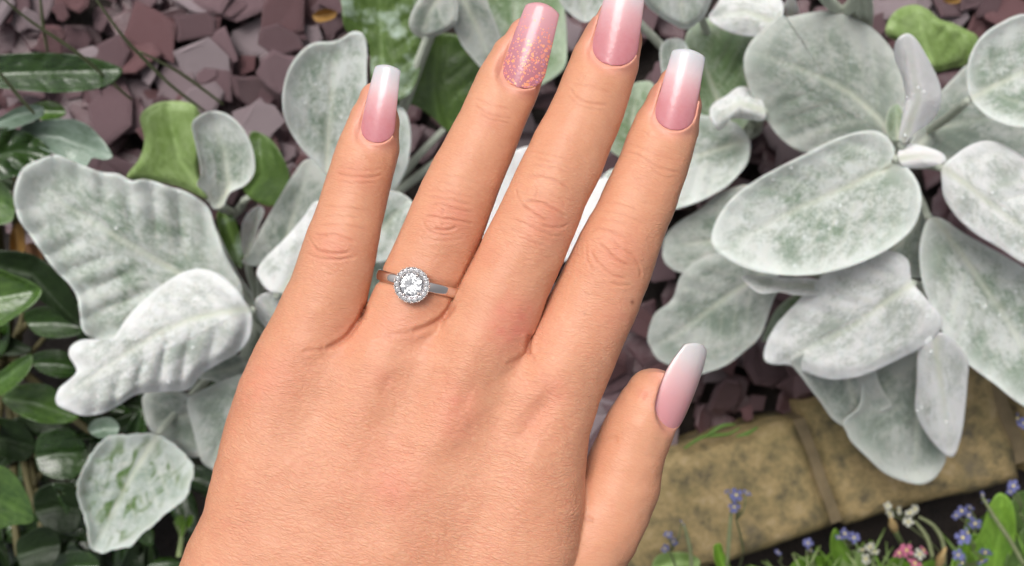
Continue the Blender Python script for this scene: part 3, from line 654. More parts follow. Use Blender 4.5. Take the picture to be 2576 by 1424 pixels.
# glossy dark shrub down the left edge
pl, cr = plant('dark green glossy leaved shrub along the left edge', (20, 900), 'shrub', 'glossy_shrub', None)
SH = [
 ([(-90,165),(-30,140),(0,138),(80,133),(160,135),(230,145),(280,160),(308,175),(298,195),(270,215),(220,228),(150,233),(80,230),(0,222),(-60,210)], [(-90,190),(100,182),(300,178)], 0.125, 0.11, 'gloss', dict(cup=0.0032, ribs=0.0006, wave=0.003)),
 ([(-40,315),(0,295),(40,272),(80,263),(108,270),(105,292),(60,314),(0,330)], [(-40,325),(40,290),(105,275)], 0.09, 0.095, 'gloss3', {}),
 ([(60,275),(110,255),(150,262),(165,285),(140,300),(100,300)], [(60,290),(110,280),(160,282)], 0.06, 0.06, 'gloss2', {}),
 ([(50,322),(110,302),(180,300),(220,315),(252,345),(272,372),(283,396),(262,402),(232,398),(215,420),(180,405),(130,385),(80,360)], [(40,335),(150,345),(280,392)], 0.085, 0.09, 'gloss3', dict(wave=0.006)),
 ([(-50,330),(0,320),(60,330),(110,360),(128,400),(95,425),(30,445),(-50,450)], [(-50,400),(40,380),(120,390)], 0.095, 0.09, 'gloss', dict(wave=0.010, ribs=0.003)),
 ([(-40,400),(10,430),(50,445),(60,470),(20,480),(-40,470)], [(-40,440),(10,450),(55,465)], 0.055, 0.055, 'gloss_dark', {}),
 ([(-50,440),(0,455),(25,480),(36,520),(30,555),(0,565),(-50,560)], [(-50,500),(0,510),(33,530)], 0.08, 0.085, 'gloss2', {}),
 ([(-80,700),(-30,680),(0,677),(36,692),(72,706),(104,728),(93,756),(57,785),(18,810),(0,821),(-80,840)], [(-80,760),(10,745),(102,730)], 0.135, 0.13, 'gloss2', dict(cup=0.006, curl=-0.004)),
 ([(-50,640),(0,630),(80,640),(150,690),(190,760),(200,820),(160,800),(80,740),(0,690),(-50,690)], [(-50,660),(80,690),(195,815)], 0.075, 0.06, 'gloss_dark', {}),
 ([(60,790),(120,770),(180,780),(215,810),(200,840),(140,850),(90,840)], [(60,815),(140,812),(212,822)], 0.05, 0.05, 'gloss', {}),
 ([(-60,965),(0,935),(40,905),(78,891),(80,918),(60,950),(20,985),(-60,1020)], [(-60,990),(20,945),(78,897)], 0.10, 0.105, 'gloss2', {}),
 ([(80,895),(140,880),(190,900),(200,940),(150,950),(95,930)], [(80,915),(140,915),(198,925)], 0.06, 0.055, 'gloss', {}),
 ([(5,1002),(40,972),(92,964),(133,976),(145,1010),(175,1038),(198,1048),(173,1063),(121,1066),(80,1057),(36,1036)], [(0,1000),(90,1015),(196,1050)], 0.085, 0.075, 'gloss2', dict(wave=0.005)),
 ([(88,1140),(100,1095),(140,1078),(185,1085),(215,1120),(218,1165),(190,1200),(140,1205),(100,1185)], [(90,1150),(150,1140),(215,1140)], 0.05, 0.045, 'gloss', {}),
 ([(-60,1190),(-20,1172),(20,1180),(55,1220),(78,1270),(82,1312),(40,1320),(-60,1330)], [(-60,1270),(0,1260),(80,1300)], 0.12, 0.11, 'gloss2', dict(wave=0.005)),
 ([(84,1250),(110,1222),(160,1213),(200,1240),(205,1300),(180,1340),(120,1330),(90,1295)], [(84,1290),(140,1275),(203,1280)], 0.06, 0.055, 'gloss_dark', {}),
 ([(40,1370),(70,1340),(110,1324),(145,1345),(150,1390),(120,1430),(60,1440)], [(40,1400),(100,1380),(148,1370)], 0.07, 0.07, 'gloss_dark', {}),
 ([(130,1410),(170,1388),(220,1390),(250,1420),(220,1470),(150,1470)], [(130,1440),(190,1425),(248,1425)], 0.06, 0.06, 'gloss', {}),
 ([(221,1080),(240,1056),(280,1052),(300,1075),(285,1100),(245,1100)], [(221,1090),(260,1078),(298,1078)], 0.06, 0.06, 'gloss3', {}),
 ([(-60,1060),(0,1050),(60,1070),(90,1120),(60,1160),(0,1150),(-60,1140)], [(-60,1100),(20,1105),(88,1125)], 0.06, 0.05, 'gloss_dark', {}),
 ([(-60,820),(0,830),(50,860),(80,880),(40,895),(-20,890),(-60,900)], [(-60,860),(10,865),(78,880)], 0.05, 0.05, 'gloss_dark', {}),
]
build(pl, cr, SH, 'wood')
rnd = random.Random(5)
for k in range(84):
    x, y = rnd.uniform(-60, 600), rnd.uniform(690, 1440)
    if k > 40: x, y = rnd.uniform(-60, 380), rnd.uniform(1020, 1440)
    an = rnd.uniform(0, 2 * PI); Ln = rnd.uniform(60, 105); wd = Ln * rnd.uniform(0.2, 0.46); Ln *= rnd.uniform(0.7, 1.15)
    ca, sa = math.cos(an), math.sin(an)
    def pt(u, v): return (x + ca * u * Ln - sa * v * wd, y + sa * u * Ln + ca * v * wd)
    poly = [pt(-1, 0), pt(-.7, .55), pt(-.2, .95), pt(.3, .9), pt(.75, .5), pt(1.05, 0), pt(.75, -.5), pt(.3, -.9), pt(-.2, -.95), pt(-.7, -.55)]
    z = rnd.uniform(0.015, 0.05)
    leaf(pl, poly, [pt(-1, 0), pt(0, 0.05), pt(1.05, 0)], z, z + rnd.uniform(-0.02, 0.02), rnd.choice(('gloss_dark', 'gloss_dark', 'gloss_dark', 'gloss', 'gloss', 'gloss')), n_ang=28, n_rad=5, wave=0.011, cup=rnd.uniform(-.004, .007))
for pts in ([(0,905),(30,860),(55,800),(50,745)], [(10,1000),(70,900),(120,840),(150,800)], [(60,1250),(110,1180),(130,1120)]):
    tube('branch', [tuple(W(x, y, 0.04)) for x, y in pts], [0.0018, 0.0012], M['wood'], pl)

# green filling under the plants lower centre-left and small fresh shoots
pl, cr = plant('small bright green shoot in the dark gap beside the wrist', (455, 1360), 'shoot', 'green_shoot', None)
for pts in ([(450,1400),(456,1350),(452,1305)], [(455,1345),(470,1320),(476,1300)], [(452,1330),(440,1310)]):
    tube('stem', [tuple(W(x, y, 0.07)) for x, y in pts], [0.0016, 0.001], M['stem'], pl)
for poly in ([(440,1310),(448,1296),(462,1300),(464,1330),(456,1350),(446,1335)], [(462,1320),(474,1296),(486,1302),(480,1322),(466,1334)]):
    leaf(pl, poly, [poly[-1], poly[1]], 0.07, 0.075, 'bright', n_ang=24, n_rad=4)

# thin grass stems crossing the upper left corner
gr = tag(empty('grass_tuft', W(560, 330, 0)), 'thin pale green grass stems slanting across the slate in the upper left corner', 'grass')
for pts, z in (([(0,-10),(75,52),(190,130),(262,192),(330,250)], .20), ([(215,-40),(300,80),(352,138),(430,215),(512,278)], .21), ([(352,130),(420,165),(470,195),(560,262)], .17), ([(-20,160),(45,240),(85,285)], .2), ([(100,-20),(108,60),(120,130)], .15)):
    tube('stem', [tuple(W(x, y, z - 0.03 * i)) for i, (x, y) in enumerate(pts)], [0.0004, 0.0009, 0.0007], M['grass_dull'], gr)
#@@BED
# ------------------------------------------------------------------ fallen leaves and flowers
def small_leaf_thing(name, label, cat, poly, mid, z, mat):
    c = W(*np.mean(poly, 0), 0); o = tag(empty(name, c), label, cat); leaf(o, poly, mid, z, z, mat, n_ang=36, n_rad=6, name='blade', wave=0.005); return o
small_leaf_thing('fallen_leaf', 'orange dead leaf lying on dark slate left of the green leaves at the top', 'leaf', [(786,40),(800,26),(825,22),(846,30),(840,46),(815,55),(795,54)], [(786,45),(845,34)], 0.03, 'orange')
small_leaf_thing('fallen_leaf', 'small orange leaf on the slate at the very top right', 'leaf', [(2372,-6),(2390,-14),(2412,-6),(2416,4),(2398,10),(2380,6)], [(2372,0),(2415,0)], 0.04, 'orange')
small_leaf_thing('fallen_leaf', 'curled orange brown leaf beside the left edge under the biggest leaf', 'leaf', [(30,575),(50,560),(62,590),(60,640),(45,665),(28,650),(24,610)], [(40,570),(45,660)], 0.06, 'orange')
small_leaf_thing('fallen_leaf', 'reddish brown leaf on the soil behind the biggest silver leaf', 'leaf', [(60,620),(85,612),(105,640),(108,680),(80,690),(60,660)], [(65,615),(100,685)], 0.05, 'brown')

wd_ = tag(empty('weed', W(1800, 1100, 0.03)), 'thin green weed creeping along the upper rim of the stone edging', 'weed')
for pts, z in (([(1720,1128),(1770,1098),(1830,1092),(1860,1075)], .046), ([(1770,1100),(1815,1072),(1850,1068)], .048), ([(1905,1075),(1880,1090),(1850,1098)], .046)):
    tube('stem', [tuple(W(x, y, z)) for x, y in pts], [0.0006, 0.0012, 0.0004], M['weed'], wd_)

FBLUE = []
def flower_mesh(kind):
    bm = bmesh.new(); n = 5 if kind != 'cluster' else 6
    for k in range(n):
        a = 2 * PI * k / n + (0.1 * k)
        c, s_ = math.cos(a), math.sin(a)
        ring = []
        for (u, v, z) in ((0.08, 0.05, 0), (0.45, 0.30, .10), (0.85, 0.36, .12), (1.0, 0.0, .06), (0.85, -0.36, .12), (0.45, -0.30, .10), (0.08, -0.05, 0)):
            ring.append(bm.verts.new((u * c - v * s_, u * s_ + v * c, z + 0.05 * math.sin(k * 2.1))))
        bm.faces.new(ring)
        ext = bmesh.ops.extrude_face_region(bm, geom=[bm.faces[-1]] if False else [f for f in bm.faces if ring[0] in f.verts])
        for g in ext['geom']:
            if isinstance(g, bmesh.types.BMVert): g.co.z -= 0.06
    me = bpy.data.meshes.new('flower_head'); bm.to_mesh(me); bm.free(); return me
FM = {}
for nm, m_ in (('blue', 'blue'), ('white', 'white_petal'), ('pink', 'pink_petal')):
    me = flower_mesh(nm); me.materials.append(M[m_]); FM[nm] = me
eye_bm = bmesh.new(); bmesh.ops.create_uvsphere(eye_bm, u_segments=8, v_segments=6, radius=0.22); EYE = bpy.data.meshes.new('flower_eye'); eye_bm.to_mesh(EYE); eye_bm.free()
M['eye'] = mat_simple('yellow_eye', (0.75, 0.65, 0.25), 0.5); EYE.materials.append(M['eye'])
def sprig(label, col, heads, root, cat, grp, leaves=()):
    """one flowering stem: heads = [(px, py, z, size)]; root = (px, py)"""
    o = tag(empty(cat.replace(' ', '_'), W(root[0], root[1], 0.0)), label, cat, grp)
    rw = W(root[0], root[1], 0.0)
    jn = W(heads[0][0] * 0.7 + root[0] * 0.3, heads[0][1] * 0.7 + root[1] * 0.3, heads[0][2] * 0.75)
    for i, (x, y, z, s_) in enumerate(heads):
        p = W(x, y, z)
        h = bpy.data.objects.new('flower_head', FM[col if isinstance(col, str) else col[i % len(col)]]); COL.objects.link(h); h.parent = o; h.matrix_parent_inverse = parent_world(o).inverted()
        h.location = p; h.scale = (s_, s_, s_); h.rotation_euler = (random.gauss(0, 0.75), random.gauss(0, 0.75), random.uniform(0, 6))
        e = bpy.data.objects.new('flower_eye', EYE); COL.objects.link(e); e.parent = h; e.location = (0, 0, 0.06)
        tube('stem', [tuple(p - Vector((0, 0, 0.001))), tuple(p.lerp(jn, 0.6) + Vector((0.001, 0, 0.003))), tuple(jn)], [0.0004, 0.0005], M['grass_dull'], o, 6)
    tube('stem', [tuple(jn), tuple(jn.lerp(rw, 0.5) + Vector((0.003, 0, 0.004))), tuple(rw)], [0.0005, 0.0008], M['grass_dull'], o, 6)
G1 = 'blue forget-me-nots in the flower bed'
S = 0.0032
sprig('pair of blue flowers standing over the middle of the front stone block', 'blue', [(1852,1245,.09,S*1.15),(1846,1275,.085,S),(1878,1240,.08,S*.8),(1828,1236,.08,S*.5)], (1850,1450), 'forget_me_not', G1)
sprig('faint small blue flowers over the stone closest to the thumb', 'blue', [(1680,1345,.09,S*.8),(1694,1362,.08,S*.8),(1672,1379,.08,S*.8),(1716,1315,.09,S*.6)], (1690,1480), 'forget_me_not', G1)
sprig('blue flower head above the pointed green leaf at the stone rim', 'blue', [(2125,1342,.07,S),(2148,1352,.07,S),(2110,1352,.07,S*.7)], (2140,1450), 'forget_me_not', G1)
sprig('single deep blue flower against the lower rim of the stone', 'blue', [(2032,1366,.06,S*.9),(2038,1384,.06,S*.8)], (2040,1460), 'forget_me_not', G1)
sprig('tiny dim blue flower lowest below the front stone', 'blue', [(1957,1389,.05,S*.7)], (1960,1460), 'forget_me_not', G1)
sprig('curving chain of blue flowers right of the white blossoms', 'blue', [(2418,1284,.08,S),(2436,1296,.085,S*.9),(2452,1316,.08,S*1.1),(2404,1296,.08,S*.8),(2440,1275,.08,S*.7)], (2500,1440), 'forget_me_not', G1)
sprig('pale blue flower shining brightest in the bed', 'blue', [(2421,1352,.10,S*1.25),(2432,1340,.09,S)], (2500,1460), 'forget_me_not', G1)
sprig('violet blue flower right under the end of the stone', 'blue', [(2548,1222,.07,S*1.1),(2540,1236,.07,S*.7)], (2600,1440), 'forget_me_not', G1)
sprig('blue flower over the stone at the right edge of the picture', 'blue', [(2560,1052,.10,S*1.0),(2574,1064,.10,S*1.0)], (2680,1350), 'forget_me_not', G1)
sprig('greyish blue bud cluster among the grass above the big leaf', 'blue', [(2470,1245,.07,S*.7),(2480,1262,.07,S*.8),(2488,1290,.07,S*.7)], (2520,1440), 'forget_me_not', G1)
sprig('blue flowers cut by the bottom edge beside the bright leaves', 'blue', [(2410,1396,.09,S),(2418,1415,.09,S),(2478,1388,.09,S*1.1),(2470,1412,.09,S*1.1)], (2470,1480), 'forget_me_not', G1)
G2 = 'small white and pink flowers in the flower bed'
sprig('upper white blossom pair hanging at the stone rim', 'white', [(2232,1272,.07,S*.7),(2238,1292,.07,S*.9),(2262,1284,.07,S*.8),(2288,1290,.08,S*.9),(2302,1280,.08,S*.8),(2284,1312,.08,S*.9)], (2380,1420), 'white_flower', G2)
sprig('white blossom cluster on the dark soil at the bottom', 'white', [(2168,1382,.07,S*.9),(2188,1376,.07,S*.9),(2200,1388,.07,S*.8),(2178,1406,.07,S*1.0)], (2180,1470), 'white_flower', G2)
sprig('magenta and blush pink blossoms at the bottom edge', ['pink', 'pink', 'white', 'pink'], [(2280,1384,.08,S*1.2),(2262,1392,.08,S*1.1),(2312,1394,.08,S*1.0),(2300,1418,.08,S*1.3),(2322,1384,.08,S*.9)], (2310,1490), 'pink_flower', G2)
# buds
for (px, py, lb, top, bot) in ((2244,1316,'small orange bud under the white blossoms',(2240,1302),(2250,1332)), (2368,1400,'cream and orange pointed bud by the bottom edge',(2378,1378),(2360,1424))):
    b_ = tag(empty('flower_bud', W(px, py, 0.05)), lb, 'bud')
    tube('bud', [tuple(W(*top, .085)), tuple(W(px, py, .08)), tuple(W(*bot, .07))], [0.0006, 0.0024, 0.0018], M['bud'], b_, 10)
    tube('stem', [tuple(W(*bot, .07)), tuple(W(bot[0] + 25, bot[1] + 50, .0))], [0.0014, 0.0014], M['stem'], b_, 6)

lp, lc_ = plant('bright lime green broad leaves filling the bottom right corner', (2500, 1440), 'plant', 'leafy_plant', None)
build(lp, lc_, [
 ([(2440,1400),(2470,1330),(2490,1270),(2515,1240),(2545,1265),(2555,1330),(2540,1400),(2500,1440)], [(2490,1440),(2515,1340),(2517,1245)], 0.05, 0.075, 'bright', {}),
 ([(2395,1440),(2410,1375),(2440,1345),(2480,1350),(2500,1400),(2480,1450)], [(2470,1450),(2440,1400),(2430,1350)], 0.05, 0.06, 'bright', {}),
 ([(2090,1350),(2102,1330),(2120,1360),(2140,1395),(2135,1425),(2105,1420),(2090,1390)], [(2130,1425),(2112,1380),(2102,1333)], 0.04, 0.065, 'bright', {}),
 ([(2120,1400),(2150,1385),(2180,1410),(2170,1450),(2120,1450)], [(2150,1450),(2150,1400)], 0.04, 0.04, 'pale_green', {}),
 ([(1980,1440),(2010,1405),(2070,1398),(2110,1420),(2090,1460),(2000,1460)], [(1985,1450),(2050,1425),(2105,1425)], 0.03, 0.03, 'bright', {}),
 ([(1795,1375),(1812,1368),(1822,1395),(1838,1430),(1825,1450),(1800,1420)], [(1828,1450),(1812,1400),(1804,1372)], 0.07, 0.075, 'bright', {}),
 ([(2530,1430),(2560,1350),(2600,1320),(2640,1380),(2620,1450)], [(2580,1450),(2590,1330)], 0.05, 0.06, 'green2', {}),
 ([(2545,1260),(2575,1235),(2620,1260),(2600,1330),(2560,1340)], [(2600,1340),(2575,1250)], 0.03, 0.035, 'green2', {}),
 ([(2230,1440),(2250,1400),(2300,1420),(2350,1410),(2380,1440),(2300,1470)], [(2380,1450),(2300,1435),(2240,1430)], 0.04, 0.04, 'bright', {}),
 ([(1640,1424),(1660,1395),(1720,1390),(1760,1410),(1740,1440),(1660,1450)], [(1640,1435),(1700,1415),(1760,1412)], 0.045, 0.045, 'pale_green', {}),
 ([(2470,1300),(2500,1285),(2520,1320),(2480,1340),(2455,1325)], [(2520,1325),(2465,1315)], 0.03, 0.03, 'green2', {}),
], 'stem')
gb = tag(empty('grass_tuft', W(2480, 1440, 0)), 'fresh green grass blades and curved stalks among the flowers in the bed', 'grass')
rg = random.Random(3)
for k in range(70):
    x0 = rg.uniform(1900, 2640); y0 = 1440 + rg.uniform(-10, 60); x1 = x0 + rg.uniform(-110, 60); y1 = y0 - rg.uniform(40, 150)
    lim = 1330 - (x1 - 2128) * 0.27 + 25
    y1 = max(y1, lim)
    zt = rg.uniform(.02, .07)
    tube('grass_blade', [tuple(W(x0, y0, .0)), tuple(W((x0 + x1) / 2 + rg.uniform(-25, 25), (y0 + y1) / 2, zt)), tuple(W(x1, y1, zt * .9))], [0.0014, 0.0012, 0.0004], M[rg.choice(('stem', 'bright', 'pale_green'))], gb, 5, 8)
for pts in ([(2470,1250),(2500,1300),(2540,1360),(2575,1420)], [(2310,1300),(2345,1320),(2370,1360),(2375,1420)], [(2300,1310),(2330,1350),(2345,1400)], [(1840,1280),(1835,1330),(1828,1424)], [(1720,1320),(1735,1380),(1740,1440)]):
    tube('grass_blade', [tuple(W(x, y, .075)) for x, y in pts], [0.0008, 0.0013, 0.0011], M['grass_dull'], gb, 6)
#@@HAND
# ------------------------------------------------------------------ the hand
HS = KF * HAND_D / IW                       # metres per picture unit at the hand
HD = IW / KF                                # camera distance in those units
def H(px, py, z=0.0):
    f = 1 - z / HD
    return np.array([(px - IW / 2) * f, -(py - IH / 2) * f, z])
def hw(p): return Vector((p[0] * HS, p[1] * HS, CAM_Z - HAND_D + p[2] * HS))

PINKY = ([(904,253),(884,274),(865,316),(850,358),(829,426),(800,511),(768,606),(730,705)],
         [(996,251),(1011,270),(1015,306),(1009,358),(994,426),(969,511),(956,597),(938,683),(921,760)])
RINGF = ([(1276,82),(1234,119),(1207,172),(1177,237),(1146,306),(1096,387),(1054,467),(1024,545),(997,597),(971,666),(949,718)],
         [(1377,110),(1382,145),(1368,207),(1345,260),(1311,337),(1288,406),(1257,475),(1232,545),(1212,584),(1206,625),(1188,680),(1165,740)])
MIDDL = ([(1502,36),(1468,77),(1441,126),(1422,165),(1403,226),(1368,291),(1338,344),(1303,413),(1273,482),(1242,545),(1225,575),(1196,640),(1172,690),(1150,745)],
         [(1611,65),(1619,92),(1613,134),(1598,199),(1579,268),(1552,337),(1529,398),(1502,459),(1479,509),(1460,545),(1451,571),(1423,644),(1400,700),(1367,761)])
INDEX = ([(1659,197),(1629,230),(1609,268),(1590,314),(1563,379),(1537,444),(1510,494),(1479,545),(1466,580),(1440,627),(1415,680),(1386,735),(1352,800)],
         [(1757,239),(1764,283),(1759,337),(1743,394),(1728,444),(1709,494),(1690,545),(1673,588),(1647,674),(1617,752),(1598,800),(1576,850),(1558,890)])

def ray_poly(c, d, poly):
    best = None
    P = np.asarray(poly, float)
    for i in range(len(P) - 1):
        e = P[i + 1] - P[i]; M2 = np.array([[d[0], -e[0]], [d[1], -e[1]]]); det = np.linalg.det(M2)
        if abs(det) < 1e-9: continue
        t, u = np.linalg.solve(M2, P[i] - c)
        if -0.02 <= u <= 1.02 and t > 0 and (best is None or t < best): best = t
    return best
def stations(L, R, n):
    Ls = catmull(L, n); Rs = catmull(R, n); C = (Ls + Rs) / 2; rad = np.linalg.norm(Ls - Rs, axis=1) / 2
    for it in range(3):
        T = np.gradient(C, axis=0); T /= np.linalg.norm(T, axis=1)[:, None]
        newC = C.copy()
        for i in range(n):
            nrm = np.array([T[i][1], -T[i][0]])
            a = ray_poly(C[i], nrm, Ls if np.dot(Ls[i] - C[i], nrm) > 0 else Rs); b = ray_poly(C[i], -nrm, Rs if np.dot(Ls[i] - C[i], nrm) > 0 else Ls)
            if a is not None and b is not None and a < 170 and b < 170:
                newC[i] = C[i] + nrm * (a - b) / 2; rad[i] = (a + b) / 2
        C = newC; C[1:-1] = (C[:-2] + 2 * C[1:-1] + C[2:]) / 4; 
    rad[1:-1] = (rad[:-2] + 2 * rad[1:-1] + rad[2:]) / 4
    return C, rad

def chain(LR, n, meta, zf, skip=0):
    C, r = stations(*LR, n); C = C[skip:]; r = r[skip:]
    pts = [(c[0], c[1], q) for c, q in zip(C, r)]
    mp = catmull(np.array([pts[-2], pts[-1]] + list(meta)), 3 + 2 * len(meta))
    # keep only the part after the finger's last station
    mp = [m for m in mp if m[1] > pts[-1][1] + 12]
    al = [tuple(p) for p in pts] + [tuple(m) for m in mp]
    return [(x, y, z, q) for (x, y, q) in al for z in [zf(y)]]
def zcurve(*kv):
    ys = [k for k, _ in kv]; zs = [v for _, v in kv]
    return lambda y: float(np.interp(y, ys, zs))

CH_P = chain(PINKY, 9, [(781,847,108),(747,924,117),(714,1010,124),(697,1085,128),(681,1164,133),(664,1240,137),(650,1330,143),(603,1450,152),(575,1580,165),(560,1800,185),(545,2200,195),(520,2900,205)], zcurve((250,-26),(420,-14),(620,-2),(800,-10),(1000,-6),(1400,-6),(3000,-6)))
CH_R = chain(RINGF, 12, [(1016,835,110),(982,885,116),(945,965,120),(903,1080,128),(870,1200,135),(840,1330,140),(805,1450,150),(770,1600,165),(720,1900,185),(680,2300,195),(640,2900,205)], zcurve((100,-24),(300,-10),(530,2),(780,-8),(960,4),(1400,2),(3000,0)))
CH_M = chain(MIDDL, 14, [(1215,850,116),(1168,960,123),(1120,1080,131),(1080,1200,138),(1045,1330,145),(1000,1450,155),(950,1600,165),(880,1900,185),(820,2300,195),(770,2900,205)], zcurve((60,-14),(250,8),(500,26),(740,30),(850,22),(1000,14),(1400,6),(3000,0)))
CH_I = chain(INDEX, 13, [(1425,905,119),(1383,990,124),(1350,1111,128),(1341,1197,134),(1328,1285,139),(1300,1410,146),(1240,1560,155),(1130,1750,170),(1000,2100,185),(900,2900,200)], zcurve((220,-24),(420,-10),(640,0),(860,-6),(1100,4),(1400,0),(3000,0)))
TH = [(1645,1000,-52,74),(1632,1030,-56,82),(1612,1070,-60,87),(1590,1118,-66,88),(1573,1165,-70,94),(1560,1215,-74,101),(1533,1275,-76,106),(1498,1335,-74,111),(1450,1400,-70,116),(1390,1490,-60,128),(1310,1620,-40,140),(1200,1800,-25,150)]
CHAINS = [CH_P, CH_R, CH_M, CH_I, TH]
AZ = [0.84, 0.84, 0.84, 0.84, 0.92]
def conv(ch):
    out = []
    for (x, y, z, r) in ch:
        p = H(x, y, z); out.append((p[0], p[1], p[2], r * (1 - z / HD)))
    return out
CHC = [conv(c) for c in CHAINS]
def chain_field(X, Y, Z, ch, az, F=None):
    """distance to a chain of tapered round segments"""
    out = np.full(np.broadcast(X, Y, Z).shape, 300.0, dtype=np.float32) if F is None else F
    for (a, b) in zip(ch[:-1], ch[1:]):
        out = np.minimum(out, seg3(X, Y, Z, a, b, az))
    return out
def seg3(X, Y, Z, a, b, az):
    bx, by, bz, br = b[0] - a[0], b[1] - a[1], (b[2] - a[2]) / az, b[3] - a[3]
    x, y, z = X - a[0], Y - a[1], (Z - a[2]) / az
    h = np.clip((x * bx + y * by + z * bz) / (bx * bx + by * by + bz * bz), 0, 1)
    return np.sqrt((x - h * bx) ** 2 + (y - h * by) ** 2 + (z - h * bz) ** 2) - (a[3] + h * br)
def smin(a, b, k):
    h = np.maximum(k - np.abs(a - b), 0) / k
    return np.minimum(a, b) - h * h * k * 0.25
def combine(D, PYv):
    """PYv: picture y of the point (grows towards the wrist)"""
    k1 = 1.5 + 88 * sstep(815, 935, PYv); k2 = 1.5 + 92 * sstep(800, 910, PYv); k3 = 1.5 + 90 * sstep(868, 985, PYv); k4 = 5 + 75 * sstep(1420, 1700, PYv); ex = 75 * sstep(1030, 1230, PYv); k1 = k1 + ex; k2 = k2 + ex; k3 = k3 + ex
    d = smin(D[0], D[1], k1); d = smin(d, D[2], k2); d = smin(d, D[3], k3); return smin(d, D[4], k4)

gx = np.arange(360, 1830, 5.0) - IW / 2
gyp = np.concatenate([np.arange(-60, 1480, 5.0), np.arange(1480, 2980, 15.0)])      # picture y
gy = (IH / 2 - gyp)
gz = np.arange(-235, 190, 5.0)
shape = (len(gx), len(gy), len(gz))
Ds = []
for ch, az in zip(CHC, AZ):
    Fm = np.full(shape, 200.0, dtype=np.float32)
    for a, b in zip(ch[:-1], ch[1:]):
        m = max(a[3], b[3]) + 100
        i0, i1 = np.searchsorted(gx, [min(a[0], b[0]) - m, max(a[0], b[0]) + m])
        jj = np.where((gy > min(a[1], b[1]) - m) & (gy < max(a[1], b[1]) + m))[0]
        if len(jj) == 0 or i1 <= i0: continue
        j0, j1 = jj[0], jj[-1] + 1
        X = gx[i0:i1, None, None].astype(np.float32); Y = gy[None, j0:j1, None].astype(np.float32); Z = gz[None, None, :].astype(np.float32)
        sub = Fm[i0:i1, j0:j1]; np.minimum(sub, seg3(X, Y, Z, a, b, az).astype(np.float32), out=sub)
    Ds.append(Fm)
F = combine(Ds, gyp[None, :, None].astype(np.float32)).astype(np.float32); del Ds
F[0] = F[-1] = 50; F[:, 0] = F[:, -1] = 50; F[:, :, 0] = F[:, :, -1] = 50

# surface nets
sg = F < 0
nx, ny, nz = shape
acc = np.zeros((nx - 1, ny - 1, nz - 1, 3), dtype=np.float32); cntc = np.zeros((nx - 1, ny - 1, nz - 1), dtype=np.float32)
quads = []
G = [gx.astype(np.float32), gy.astype(np.float32), gz.astype(np.float32)]
for ax in range(3):
    sl0 = [slice(None)] * 3; sl1 = [slice(None)] * 3; sl0[ax] = slice(0, -1); sl1[ax] = slice(1, None)
    a, b = F[tuple(sl0)], F[tuple(sl1)]
    idx = np.argwhere(sg[tuple(sl0)] != sg[tuple(sl1)])
    fa = a[idx[:, 0], idx[:, 1], idx[:, 2]]; fb = b[idx[:, 0], idx[:, 1], idx[:, 2]]; t = fa / (fa - fb)
    P = np.stack([G[k][idx[:, k]] for k in range(3)], -1)
    P[:, ax] += t * (G[ax][idx[:, ax] + 1] - G[ax][idx[:, ax]])
    o1, o2 = [k for k in range(3) if k != ax]
    corner = []
    for (d1, d2) in ((0, 0), (-1, 0), (-1, -1), (0, -1)):
        c = idx.copy(); c[:, o1] += d1; c[:, o2] += d2
        np.add.at(acc, (c[:, 0], c[:, 1], c[:, 2]), P); np.add.at(cntc, (c[:, 0], c[:, 1], c[:, 2]), 1)
        corner.append((c[:, 0] * (ny - 1) + c[:, 1]) * (nz - 1) + c[:, 2])
    q = np.stack(corner, -1); flip = (fa < 0)
    if ax == 1: flip = ~flip
    q[flip] = q[flip][:, ::-1]; quads.append(q)
mask = cntc > 0
ids = np.full(mask.size, -1, dtype=np.int64); flat = np.flatnonzero(mask.ravel()); ids[flat] = np.arange(len(flat))
V = acc.reshape(-1, 3)[flat] / cntc.ravel()[flat][:, None]
Q = ids[np.concatenate(quads)]
del acc, cntc, F, sg
me = mesh_np('hand_raw', V, Q)
tmp = bpy.data.objects.new('hand_raw', me); COL.objects.link(tmp)
sm = tmp.modifiers.new('s', 'SMOOTH'); sm.factor = 0.5; sm.iterations = 1
ss = tmp.modifiers.new('d', 'SUBSURF'); ss.levels = 1; ss.render_levels = 1
dg = bpy.context.evaluated_depsgraph_get(); ev = tmp.evaluated_get(dg); me2 = bpy.data.meshes.new_from_object(ev)
bpy.data.objects.remove(tmp); bpy.data.meshes.remove(me)
n = len(me2.vertices); V = np.empty(n * 3, dtype=np.float32); me2.vertices.foreach_get('co', V); V = V.reshape(-1, 3).astype(np.float64)
Nn = np.empty(n * 3, dtype=np.float32); me2.vertex_normals.foreach_get('vector', Nn); Nn = Nn.reshape(-1, 3)
if (Nn[V[:, 2] > 60][:, 2].mean()) < 0: me2.flip_normals(); Nn = -Nn
f_ = HD / (HD - V[:, 2]); PX = V[:, 0] * f_ + IW / 2; PY = IH / 2 - V[:, 1] * f_     # where each point shows in the picture
Dv = np.stack([chain_field(V[:, 0], V[:, 1], V[:, 2], c, a) for c, a in zip(CHC, AZ)], 0)
who = np.argmin(Dv, 0)
topw = sstep(-0.15, 0.35, Nn[:, 2])
# where two fingers press together the skin tucks in
for i_, j_, web in ((0, 1, 800), (1, 2, 790), (2, 3, 868)):
    g = np.exp(-((Dv[i_] - Dv[j_]) / 5.0) ** 2) * sstep(web + 15, web - 30, PY) * sstep(30, 8, np.minimum(Dv[i_], Dv[j_]))
    V -= np.array([0, 0, 1.0]) * (g * 16 * topw)[:, None]

